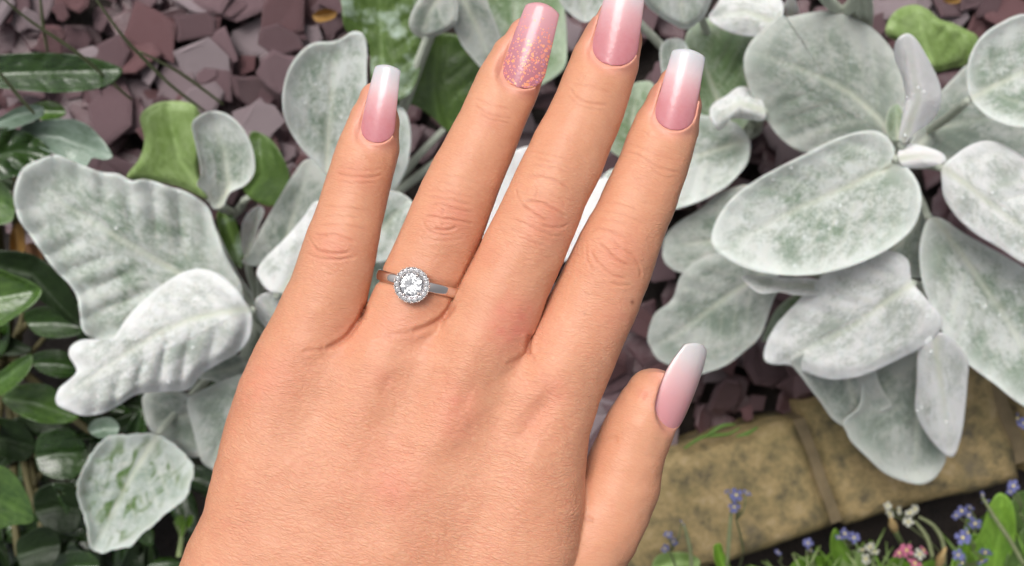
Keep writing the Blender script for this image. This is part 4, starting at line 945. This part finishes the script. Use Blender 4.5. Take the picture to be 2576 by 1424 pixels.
# wrinkles and folds, as lines followed over the back of the hand: (chain or -1, points, depth, width)
def mapc(pts, ox, oy, k): return [(ox + x * k, oy + y * k) for x, y in pts]
A = lambda pts: mapc(pts, 1175.2, 340.6, .2272)
Bm = lambda pts: mapc(pts, 979.3, 468.4, .2691)
C2 = lambda pts: mapc(pts, 596.1, 511.0, .4306)
D1 = lambda pts: mapc(pts, 851.6, 0.0, .3827)
GR = [
 (2, A([(600,770),(680,830),(760,880),(850,935),(890,930)]), 2.4, 3.6), (2, A([(640,730),(740,738),(850,755),(900,790),(980,835),(1040,870),(1085,905)]), 2.4, 3.6),
 (2, A([(700,455),(800,458),(900,480),(1000,520),(1090,580),(1135,625)]), 1.6, 3.6), (2, A([(545,600),(560,680),(610,755)]), 1.3, 3.5), (2, A([(820,1000),(950,1020),(1050,1015),(1110,970)]), 1.5, 3.5),
 (2, A([(500,925),(620,975),(740,1035),(850,1080),(960,1112),(1070,1105)]), 1.3, 3.5), (2, A([(770,265),(900,292),(1020,325),(1130,372)]), 1.0, 3.2), (2, A([(700,330),(850,345),(1000,380),(1150,430)]), .9, 3.2),
 (2, A([(740,560),(770,620),(750,700),(730,740)]), 1.0, 3), (2, A([(560,1120),(700,1180),(850,1230)]), .8, 3.2),(2, A([(640,180),(800,190),(1000,240),(1160,300)]), .8, 3.2),
 (2, A([(470,1040),(600,1090),(720,1150)]), .8, 3.0), (2, A([(900,640),(1000,700),(1080,760)]), .9, 3.2),
 (1, Bm([(480,310),(560,310),(650,325),(770,352)]), 2.3, 3.6), (1, Bm([(420,398),(500,412),(570,405),(625,380)]), 2.4, 4), (1, Bm([(340,285),(420,290),(490,308)]), 1.6, 3.5),
 (1, Bm([(390,185),(480,170),(560,200),(700,232),(790,240)]), 1.6, 3.5), (1, Bm([(370,108),(500,118),(620,140),(770,182)]), 1.3, 3.5), (1, Bm([(320,320),(330,370),(380,420),(470,450),(580,455)]), 1.2, 3.5),
 (1, Bm([(500,190),(500,250),(490,310),(500,390)]), 1.1, 3.2), (1, Bm([(380,40),(520,50),(650,80),(790,120)]), 1.0, 3.2), (1, Bm([(250,470),(400,510),(560,510),(700,480)]), .8, 3.4),
 (1, Bm([(440,-40),(560,-20),(700,10),(830,50)]), .8, 3.2), (1, Bm([(470,-110),(600,-90),(740,-60),(860,-10)]), .8, 3.2),
 (3, Bm([(1960,540),(2040,610),(2110,680),(2215,745)]), 2.2, 3.8), (3, Bm([(1890,600),(1925,690),(2010,780),(2100,840),(2215,860)]), 1.7, 4), (3, Bm([(1890,430),(1940,405),(2030,415),(2120,450),(2230,500)]), 1.6, 3.6),
 (3, Bm([(2050,900),(2140,925),(2260,925)]), 1.2, 3.6), (3, Bm([(1850,560),(1850,680),(1900,790)]), 1.1, 3.4), (3, Bm([(2060,500),(2160,580),(2280,650)]), 1.6, 3.5), (3, Bm([(2200,600),(2290,680),(2340,780),(2340,860)]), 1.3, 3.5),
 (3, Bm([(1960,320),(2080,325),(2200,360),(2330,420)]), 1.0, 3.3), (3, Bm([(1990,240),(2120,250),(2250,290),(2370,350)]), .9, 3.3),(3, Bm([(2010,150),(2150,170),(2300,220)]), .8, 3.3),
 (0, C2([(450,235),(470,275),(530,290),(600,295),(655,285)]), 2.2, 3.6), (0, C2([(455,180),(500,190),(565,185),(620,200),(690,230)]), 1.9, 3.5), (0, C2([(400,285),(470,320),(600,330),(700,310)]), 1.2, 3.5),
 (0, C2([(480,130),(580,125),(700,140),(760,160)]), 1.2, 3.4), (0, C2([(500,80),(600,75),(720,90)]), 1.0, 3.2), (0, C2([(500,20),(620,25),(760,45)]), 1.0, 3.2), (0, C2([(420,200),(440,230),(450,270)]), 1.3, 3.2),
 (0, D1([(-20,1135),(60,1155),(150,1165),(220,1165),(290,1148)]), 2.0, 3.6), (0, D1([(-10,1095),(80,1110),(200,1120),(300,1105)]), 1.0, 3.2), (0, D1([(-20,1190),(100,1205),(260,1200)]), .9, 3.2),
 (1, D1([(890,690),(960,735),(1040,765),(1140,780)]), 1.5, 3.5), (1, D1([(920,745),(1000,785),(1120,808)]), 1.3, 3.3), (1, D1([(900,650),(1000,690),(1130,720)]), .9, 3.2),
 (2, D1([(1520,575),(1560,635),(1650,678),(1770,690)]), 1.5, 3.6), (2, D1([(1530,560),(1640,565),(1790,610)]), 1.0, 3.4), (2, D1([(1500,620),(1600,700),(1740,730)]), .8, 3.2),
 (3, D1([(1880,1000),(1960,1015),(2050,1070),(2130,1110),(2240,1135)]), 1.6, 3.6), (3, D1([(1900,950),(2000,975),(2120,1030),(2250,1060)]), .9, 3.3), (3, D1([(1990,860),(2080,900),(2140,880)]), .9, 3.3), (3, D1([(2050,1120),(2150,1170),(2200,1160)]), .9, 3.3),
 # folds at the webs
 (-1, [(921,765),(914,786),(898,815),(872,847),(845,866),(815,878)], 5.5, 7), (-1, [(1143,765),(1133,780),(1108,804),(1075,822),(1035,835)], 6.0, 7.5), (-1, [(1333,840),(1328,872),(1330,892)], 5.5, 7),
 (-1, [(815,878),(760,884)], 1.5, 6), (-1, [(1035,835),(960,846)], 1.3, 6), (-1, [(1328,880),(1310,900),(1270,918)], 1.8, 6), (-1, [(1330,885),(1345,905)], 1.6, 5),
 # soft hollows between the tendons
 (-1, [(1400,965),(1375,1010),(1335,1060),(1305,1105),(1285,1140)], 14.0, 30), (-1, [(1392,975),(1350,1040)], 2.5, 17), (-1, [(1215,935),(1180,975),(1155,1030),(1145,1060)], 4.5, 26), (-1, [(1180,985),(1160,1025),(1150,1050)], 1.2, 12),
 (-1, [(1000,930),(968,985),(958,1020)], 3, 26), (-1, [(985,945),(960,990)], 1.2, 9), (-1, [(1300,1130),(1270,1220)], 1.5, 40),
 (4, [(1480,1120),(1500,1112),(1525,1106),(1555,1104)], 3.0, 8), (4, [(1463,1300),(1475,1306),(1492,1312)], 2.0, 7),
 (4, [(1627,985),(1615,1005)], 1.0, 5),
]
crease = np.zeros(n)
for (wh, pts, dep, wid) in GR:
    P = catmull(pts, max(6, len(pts) * 4)); lo = P.min(0) - wid * 3; hi = P.max(0) + wid * 3
    m = np.flatnonzero((PX > lo[0]) & (PX < hi[0]) & (PY > lo[1]) & (PY < hi[1]) & (Nn[:, 2] > -0.2))
    if wh >= 0: m = m[who[m] == wh]
    if len(m) == 0: continue
    d, t = seg_dist(PX[m], PY[m], P)
    ef = 0.12 if wid < 12 else 0.42; eb = 0.15 if wid < 12 else 0.0
    end = sstep(0, ef, t) * sstep(0, ef, 1 - t) * (1 - eb) + eb
    g = np.exp(-(d / wid) ** 2) * end * topw[m]
    ridge = np.exp(-((d - wid * 1.9) / (wid * 1.1)) ** 2) * end * topw[m] * (0.38 if wid < 8 else 0.0)
    V[m] += Nn[m] * (dep * ((0.95 if P[:, 1].mean() > 470 else 0.75) if wid < 5 else 0.85) * (ridge - g))[:, None]
    if wid < 8: crease[m] = np.maximum(crease[m], g * min(1, dep / 2.4))
    elif dep > 7: crease[m] = np.maximum(crease[m], g * 0.16)
# mounds of the knuckles and tendons
for (x, y, r, hgt) in ((1140,545,70,5),(1375,545,75,5),(1560,640,70,5),(845,610,60,4),(965,905,60,4),(1180,900,60,6),(1420,900,70,5),(770,940,80,4),(1480,1180,90,-3)):
    V += Nn * (hgt * np.exp(-((PX - x) ** 2 + (PY - y) ** 2) / r ** 2) * topw)[:, None]
for pts, hgt, wid in (([(1390,900),(1290,1080),(1240,1180)], 4.5, 40), ([(1190,900),(1110,1080),(1080,1180)], 3.5, 38), ([(975,910),(915,1080)], 2, 36), ([(1450,960),(1420,1200)], 3, 34)):
    d, t = seg_dist(PX, PY, pts); V += Nn * (hgt * np.exp(-(d / wid) ** 2) * topw * sstep(0, .15, t) * sstep(0, .3, 1 - t))[:, None]
# small irregularities
def vnoise(P, s, seed):
    """cheap vectorised value noise"""
    p = P * s + seed * 17.31; i = np.floor(p).astype(np.int64); f = p - i; f = f * f * (3 - 2 * f)
    def h(a, b, c):
        v = (a * 374761393 + b * 668265263 + c * 2147483647 + seed * 974711) & 0xFFFFFFFF
        v = ((v ^ (v >> 13)) * 1274126177) & 0xFFFFFFFF; v = v ^ (v >> 16); return (v & 0xFFFF) / 65535.0
    r = 0
    for dx in (0, 1):
        for dy in (0, 1):
            for dz in (0, 1):
                wt = (f[:, 0] if dx else 1 - f[:, 0]) * (f[:, 1] if dy else 1 - f[:, 1]) * (f[:, 2] if dz else 1 - f[:, 2])
                r = r + wt * h(i[:, 0] + dx, i[:, 1] + dy, i[:, 2] + dz)
    return r - 0.5
V += Nn * (vnoise(V, 1 / 70, 1) * 5.0 + vnoise(V, 1 / 26, 2) * 1.7 + vnoise(V * np.array([1, 1.8, 1]), 1 / 12, 3) * 0.5)[:, None]

# ---- nails: local frame o (cuticle middle), a (towards the tip), w (across), nn (outward)
class Nail: pass
def nail(px0, py0, px1, py1, w0, w1, roll, wh, sag, pitch=0.0, z_at=None, tipcurve=10, tc=0.95, hoff=1.5, wtmid=1.0):
    N_ = Nail(); ms = who == wh
    if z_at is None:
        m = ms & (np.hypot(PX - px0, PY - py0) < 14) & (Nn[:, 2] > 0.3); zt = V[m][:, 2].mean()
    else: zt = z_at
    o_ = H(px0, py0, zt); t_ = H(px1, py1, zt); a = t_ - o_; Ln = np.linalg.norm(a); a /= Ln
    up = np.array([0, 0, 1.0]); w = np.cross(a, up); w /= np.linalg.norm(w)
    cr_, sr = math.cos(roll), math.sin(roll); w2 = w * cr_ - up * sr; nn = np.cross(w2, a)
    cp, sp = math.cos(pitch), math.sin(pitch); a2 = a * cp - nn * sp; nn2 = nn * cp + a * sp
    N_.o, N_.a, N_.w, N_.n, N_.L, N_.w0, N_.w1, N_.sag, N_.tc, N_.tcv, N_.h, N_.wh, N_.wm = o_, a2, w2, nn2, Ln / cp, w0, w1, sag, tc * w0, tipcurve, hoff, wh, wtmid
    return N_
def n_half(N_, s):
    """half width at distance s from the cuticle"""
    s = np.asarray(s, float); b = np.where(s < N_.tc, N_.w0 * np.sqrt(np.clip(1 - ((N_.tc - s) / N_.tc) ** 2, 0, 1)) ** 0.9, N_.w0)
    t = np.clip((s - N_.tc) / (N_.L - N_.tc), 0, 1); return b + (N_.w1 - N_.w0) * t ** 1.1 * (s >= N_.tc) + (N_.wm - 1) * N_.w0 * np.sin(PI * t) * (s >= N_.tc)
def n_height(N_, s, u):
    R = N_.w0 * (1 + N_.sag ** 2) / (2 * N_.sag)
    x = np.clip(np.abs(u), 0, R * 0.96); arch = np.sqrt(R * R - x * x) - R
    t = np.clip(s / N_.L, -0.1, 1.1); lon = 7.0 * np.sin(PI * np.clip(t * 0.9 + 0.06, 0, 1)) - 2.0
    return arch + lon + N_.h
NAILS = [nail(940,358,974,163,43,33,-0.10,0,0.42,0.0,tipcurve=7), nail(1302,219,1367,8,54.5,44,-0.09,1,0.42,tipcurve=12), nail(1537,164,1583,-72,57,45,-0.09,2,0.42,tipcurve=9), nail(1688,326,1735,124,49.5,42,-0.09,3,0.42,tipcurve=8)]
THN = nail(1681,1080,1763,866,59,40,0.58,4,0.44,0.0,z_at=-24,tipcurve=14,tc=1.1,hoff=2,wtmid=1.12); NAILS.append(THN)
pale = np.zeros(n)
for N_ in NAILS:
    rel = V - N_.o; s_ = rel @ N_.a; u_ = rel @ N_.w; h_ = rel @ N_.n
    near = (s_ > -60) & (s_ < N_.L + 10) & (np.abs(u_) < N_.w0 * 1.9) & (h_ > -N_.w0 * 1.1) & (who == N_.wh)
    m = np.flatnonzero(near); s1, u1, h1 = s_[m], u_[m], h_[m]
    Wd = np.maximum(n_half(N_, np.clip(s1, 0, N_.L)), 1e-3)
    # signed distance to the outline, roughly
    dc = np.where(s1 < N_.tc, np.hypot(u1, (s1 - N_.tc)) - N_.w0 * (0.98 + 0.02 * 0), np.abs(u1) - Wd)
    hp = n_height(N_, s1, u1)
    ins = dc < 0
    hpo = n_height(N_, s1, np.sign(u1) * np.minimum(np.abs(u1), N_.w0 * 1.0))
    new = h1.copy()
    tipfade = sstep(N_.L * 0.75, N_.L * 0.45, s1) if N_.wh != 4 else sstep(N_.L * 0.95, N_.L * 0.6, s1)
    new = np.where(ins, np.minimum(h1, hp - 3.0), h1)
    # soft skin fold round the nail
    k = np.exp(-(np.maximum(dc, 0) / (15 if N_.wh != 4 else 13)) ** 2) * (~ins) * tipfade
    rim = hpo + 1.6 * np.exp(-((dc - 6.5) / 4.5) ** 2) - 2.0 * np.exp(-(np.maximum(dc, 0) / 2.4) ** 2)
    okr = (h1 > hp - 26)
    new = np.where((~ins) & okr, h1 + (rim - h1) * k, new)
    V[m] += N_.n * (new - h1)[:, None]
    pale[m] = np.maximum(pale[m], np.exp(-(np.maximum(dc, 0) / 22) ** 2) * 0.7 * sstep(-30, 10, s1 + 30))

# ring seat: the finger is pinched a little under the band
RC = H(1060, 716, 0); e1 = np.array([206.0, -48.0, 0]); e1 /= np.linalg.norm(e1); eax = np.array([-e1[1], e1[0], 0.0])
RZ = -7.0; RC[2] = RZ; RA, RB = 106.0, 88.0
rel = V - RC; sa = rel @ eax; x1 = rel @ e1; z1 = V[:, 2] - RZ
rho = np.sqrt((x1 / RA) ** 2 + (z1 / RB) ** 2); m = (who == 1) & (np.abs(sa) < 48) & (rho > 0.96) & (rho < 1.5)
tgt = 1 - (1 - 0.97 / np.maximum(rho, 1e-6)) * np.exp(-(sa / 21) ** 4) * sstep(102, 86, x1)
V[m] = RC + eax * sa[m][:, None] + (e1 * x1[m][:, None] + np.array([0, 0, 1.0]) * z1[m][:, None]) * tgt[m][:, None]

# colour fields (pigment)
flush = np.zeros(n)
for (x, y, r, a) in ((1300,800,62,.75),(1275,840,50,.4),(1130,548,50,.6),(1375,560,62,.45),(1560,640,60,.35),(840,620,48,.45),(900,440,40,.3),(1240,290,40,.25),(1390,980,40,.4),(1150,1010,50,.42),(1145,1075,50,.25),(985,1235,60,.35),(690,940,60,.3),(1000,1180,80,.15),
                     (1560,800,60,.28),(1345,1060,40,.3),(870,840,50,.25),(1010,825,70,.25),(960,950,35,.25),(620,985,60,.22),(1625,995,20,.5),(1230,640,50,.2),(1080,700,60,.15)):
    flush += a * np.exp(-((PX - x) ** 2 + (PY - y) ** 2) / r ** 2)
flush += np.where((who < 2) & (PY < 330), .25, 0) * 0
flush = np.clip(flush * (0.8 + 0.8 * vnoise(V, 1 / 18, 5)), 0, 0.85)
mole = np.clip(0.75 * np.exp(-((PX - 1590) ** 2 + ((PY - 760) * .8) ** 2) / 22), 0, 1) + 0.25 * np.exp(-((PX - 921) ** 2 + (PY - 803) ** 2) / 12) + .3 * np.exp(-((PX - 1470) ** 2 + (PY - 790) ** 2) / 10)
kn = np.zeros(n)
for (x, y, r) in ((1140,545,75),(1375,560,80),(1555,645,80),(845,615,65),(900,440,60),(1240,290,65),(1480,235,65),(1650,385,70)): kn = np.maximum(kn, np.exp(-((PX - x) ** 2 + (PY - y) ** 2) / r ** 2))
grain = (1 + 0.35 * kn) * np.where(who == 4, 0.45, 1.0) * (0.45 + 0.25 * sstep(300, 480, PY) + 0.4 * sstep(760, 980, PY)) * (0.75 + 0.6 * (vnoise(V, 1 / 60, 9) + .5))
grain *= 1 - 0.75 * np.clip(pale, 0, 1)
me2.vertices.foreach_set('co', (np.stack([V[:, 0] * HS, V[:, 1] * HS, CAM_Z - HAND_D + V[:, 2] * HS], -1)).astype(np.float32).ravel())
me2.polygons.foreach_set('use_smooth', np.ones(len(me2.polygons), dtype=bool)); me2.update()
fattr(me2, 'flush', flush); fattr(me2, 'mole', np.clip(mole, 0, 1)); fattr(me2, 'crease', crease); fattr(me2, 'pale', pale); fattr(me2, 'grain', grain)
th0 = math.radians(17); cx_, sx_ = math.cos(th0), math.sin(th0)
hc = np.stack([(V[:, 0] * cx_ - V[:, 1] * sx_), (V[:, 0] * sx_ + V[:, 1] * cx_), V[:, 2]], -1) * HS * 100; vattr(me2, 'hco', hc)
me2.name = 'hand'; me2.materials.clear()
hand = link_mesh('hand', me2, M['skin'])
tag(hand, "back of a person's left hand held palm down with fingers spread over the plants", 'hand')

def nail_mesh(N_, mat):
    ns, nu = 44, 23; ss_ = (np.linspace(0, 1, ns) ** 1.25) * N_.L; uu = np.sin(np.linspace(-1, 1, nu) * PI / 2 * 0.98)
    S_, U_ = np.meshgrid(ss_, uu, indexing='ij'); Wd = n_half(N_, S_)
    X = U_ * Wd; Sx = S_ - N_.tcv * (U_ ** 2) * (S_ / N_.L) ** 4
    # slightly rounded free corners
    Sx -= 1.2 * np.clip(np.abs(U_) - 0.86, 0, 1) / 0.14 * (S_ / N_.L) ** 12
    Hh = n_height(N_, Sx, X); thk = 5.0 + 3.0 * S_ / N_.L; edge = np.clip(1 - np.abs(U_), 0, 1) 
    Hh = Hh - 2.6 * np.exp(-((1 - np.abs(U_)) / 0.05) ** 1) * 0.8 - 2.0 * np.exp(-((N_.L - S_) / 3.0))
    top = N_.o + Sx[..., None] * N_.a + X[..., None] * N_.w + Hh[..., None] * N_.n
    bot = N_.o + (Sx - 1.0)[..., None] * N_.a + (X * 0.95)[..., None] * N_.w + (Hh - thk)[..., None] * N_.n
    V_ = np.concatenate([top.reshape(-1, 3), bot.reshape(-1, 3)]); nn_ = ns * nu
    i = np.arange(ns - 1)[:, None] * nu + np.arange(nu - 1)[None, :]
    ft = np.stack([i, i + 1, i + nu + 1, i + nu], -1).reshape(-1, 4); fb = ft[:, ::-1] + nn_
    rimi = list(range(nu)) + [k * nu + nu - 1 for k in range(1, ns)] + [(ns - 1) * nu + k for k in range(nu - 2, -1, -1)] + [k * nu for k in range(ns - 2, 0, -1)]
    rim = np.array([(rimi[k], rimi[(k + 1) % len(rimi)], rimi[(k + 1) % len(rimi)] + nn_, rimi[k] + nn_) for k in range(len(rimi))])
    Fq = np.concatenate([ft, fb, rim])
    me = mesh_np('fingernail', np.array([tuple(hw(p)) for p in V_]), Fq)
    bm = bmesh.new(); bm.from_mesh(me); bmesh.ops.recalc_face_normals(bm, faces=bm.faces); bm.to_mesh(me); bm.free()
    al = np.concatenate([(S_ / N_.L).ravel()] * 2); fattr(me, 'along', al); fattr(me, 'across', np.concatenate([U_.ravel()] * 2))
    nc = np.concatenate([np.stack([X.ravel(), S_.ravel(), np.zeros(nn_)], -1)] * 2) * HS * 100; vattr(me, 'nco', nc)
    me.polygons.foreach_set('use_smooth', np.ones(len(me.polygons), dtype=bool))
    o = link_mesh('fingernail', me, M[mat], hand)
    return o
for k, (N_, lb) in enumerate(zip(NAILS, ('pink to white ombre nail of the little finger', 'rose pink nail of the ring finger with orange glitter flakes', 'pink to white ombre nail of the middle finger cut by the top edge', 'pink to white ombre nail of the index finger', 'long pink thumbnail seen from the side'))):
    o = nail_mesh(N_, 'nail_glitter' if k == 1 else 'nail_thumb' if k == 4 else 'nail'); o['label'] = lb

# ------------------------------------------------------------------ the ring
ring = tag(empty('ring', hw(RC)), 'white gold halo ring with a round diamond on the ring finger', 'ring')
nt, nsx = 120, 14
bV = []
for i in range(nt):
    t = 2 * PI * i / nt; c, s_ = math.cos(t), math.sin(t)
    hwid = 14.5 - 1.5 * max(0, s_)
    for j in range(nsx):
        ph = 2 * PI * j / nsx; cj, sj = math.cos(ph), math.sin(ph)
        off_r = 4.5 + 6.5 * (abs(cj) ** 0.9 * (1 if cj > 0 else -1)); off_a = hwid * (abs(sj) ** 0.85 * (1 if sj > 0 else -1))
        bV.append(RC + e1 * (RA + off_r) * c + np.array([0, 0, 1.0]) * (RB + off_r) * s_ + eax * off_a)
bF = [[i * nsx + j, ((i + 1) % nt) * nsx + j, ((i + 1) % nt) * nsx + (j + 1) % nsx, i * nsx + (j + 1) % nsx] for i in range(nt) for j in range(nsx)]
me = mesh_np('band', np.array([tuple(hw(p)) for p in bV]), bF)
bm = bmesh.new(); bm.from_mesh(me); bmesh.ops.recalc_face_normals(bm, faces=bm.faces); bm.to_mesh(me); bm.free(); link_mesh('band', me, M['metal'], ring)

HZ = RZ + RB + 34; HC = H(1035.5, 717, HZ); hf = 1 - HZ / HD
tiltM = Matrix.Rotation(math.radians(-3), 3, 'Y') @ Matrix.Rotation(math.radians(4), 3, 'X')
def hp_(x, y, z): return hw(HC + np.array(tiltM @ Vector((x * hf, y * hf, z * hf))))
def lathe(name, prof, mat, parent, n_=48, closed=True):
    Vv = [tuple(hp_(r * math.cos(2 * PI * i / n_), r * math.sin(2 * PI * i / n_), z)) for i in range(n_) for (r, z) in prof]; m_ = len(prof)
    Ff = [[i * m_ + j, ((i + 1) % n_) * m_ + j, ((i + 1) % n_) * m_ + (j + 1) % m_, i * m_ + (j + 1) % m_] for i in range(n_) for j in range(m_ if closed else m_ - 1)]
    me = mesh_np(name, Vv, Ff); bm = bmesh.new(); bm.from_mesh(me); bmesh.ops.recalc_face_normals(bm, faces=bm.faces); bm.to_mesh(me); bm.free()
    return link_mesh(name, me, mat, parent)
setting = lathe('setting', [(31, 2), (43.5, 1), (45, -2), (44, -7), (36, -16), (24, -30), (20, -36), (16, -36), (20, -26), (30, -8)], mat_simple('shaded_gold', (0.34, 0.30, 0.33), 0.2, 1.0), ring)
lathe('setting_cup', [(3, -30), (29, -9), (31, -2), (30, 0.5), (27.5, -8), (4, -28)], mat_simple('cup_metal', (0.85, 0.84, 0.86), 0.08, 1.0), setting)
def brilliant(rad, cx0, cy0, cz0, rot, depth=1.0):
    V_ = []; F_ = []
    def ring_(r, z, n_, a0):
        s0 = len(V_)
        for k in range(n_): an = a0 + 2 * PI * k / n_ + rot; V_.append((cx0 + rad * r * math.cos(an), cy0 + rad * r * math.sin(an), cz0 + rad * z * depth))
        return s0
    t0 = ring_(.55, .30, 8, PI / 8); b0 = ring_(.80, .17, 8, 0); g0 = ring_(1, .02, 16, 0); g1 = ring_(1, -.02, 16, 0); p0 = ring_(.30, -.60, 8, 0)
    V_.append((cx0, cy0, cz0 - .84 * rad * depth)); cu = len(V_) - 1
    F_.append([t0 + k for k in range(8)])
    for k in range(8):
        k2 = (k + 1) % 8; km = (k - 1) % 8
        F_.append([t0 + km, b0 + k, t0 + k])                    # star
        F_.append([b0 + k, g0 + (2 * k) % 16, g0 + (2 * k + 1) % 16]); F_.append([b0 + k, g0 + (2 * k - 1) % 16, g0 + (2 * k) % 16])
        F_.append([t0 + k, b0 + k, g0 + (2 * k + 1) % 16, b0 + k2])
        F_.append([p0 + k, g1 + (2 * k + 1) % 16, g1 + (2 * k) % 16]); F_.append([p0 + k, g1 + (2 * k) % 16, g1 + (2 * k - 1) % 16])
        F_.append([p0 + k, p0 + k2, g1 + (2 * k + 1) % 16]); F_.append([p0 + k2, p0 + k, cu])
    for k in range(16): F_.append([g0 + k, g1 + k, g1 + (k + 1) % 16, g0 + (k + 1) % 16])
    me = bpy.data.meshes.new('stone'); me.from_pydata([tuple(hp_(*v)) for v in V_], [], F_); me.update()
    bm = bmesh.new(); bm.from_mesh(me); bmesh.ops.recalc_face_normals(bm, faces=bm.faces); bm.to_mesh(me); bm.free(); return me
o = link_mesh('centre_diamond', brilliant(28.5, -2.0, 0.5, 3.5, 0.2), M['diamond'], ring)
bdm = bmesh.new(); bmesh.ops.create_uvsphere(bdm, u_segments=8, v_segments=6, radius=1.0); BEAD = bpy.data.meshes.new('bead'); bdm.to_mesh(BEAD); bdm.free()
for f in BEAD.polygons: f.use_smooth = True
BEAD.materials.append(M['metal'])
def bead(name, x, y, z, r, parent):
    b = bpy.data.objects.new(name, BEAD); COL.objects.link(b); b.parent = parent; b.matrix_parent_inverse = parent_world(parent).inverted()
    b.location = hp_(x, y, z); b.scale = (r * HS,) * 3
NH = 17
for k in range(NH):
    an = 2 * PI * k / NH + 0.1; link_mesh('halo_diamond', brilliant(6.7, 38 * math.cos(an), 38 * math.sin(an), 3.0, an, 0.8), M['diamond_small'], ring)
    for da, rr_ in ((0.5, 43.6), (0.5, 33.0), (0.32, 45.2), (0.68, 45.2)):
        a2 = 2 * PI * (k + da) / NH + 0.1; bead('bead', rr_ * math.cos(a2), rr_ * math.sin(a2), 3.2, 1.9, ring)
for an in (0.95, 2.35, 4.05, 5.45):
    bead('prong', -2 + 28.5 * math.cos(an), 28.5 * math.sin(an), 5.5, 3.9, ring)

lt = bpy.data.meshes.new('lint'); 
lint = tube('lint', [tuple(hw(H(1513, 978, 6))), tuple(hw(H(1511, 985, 8))), tuple(hw(H(1507, 991, 6)))], [0.00014, 0.00026, 0.00016], M['lint'])
tag(lint, 'tiny cream fleck of lint clinging to the side of the palm by the index finger', 'lint')
for o in list(bpy.data.objects):
    if o.type == 'MESH' and o.name.startswith('hand_raw'): bpy.data.objects.remove(o)
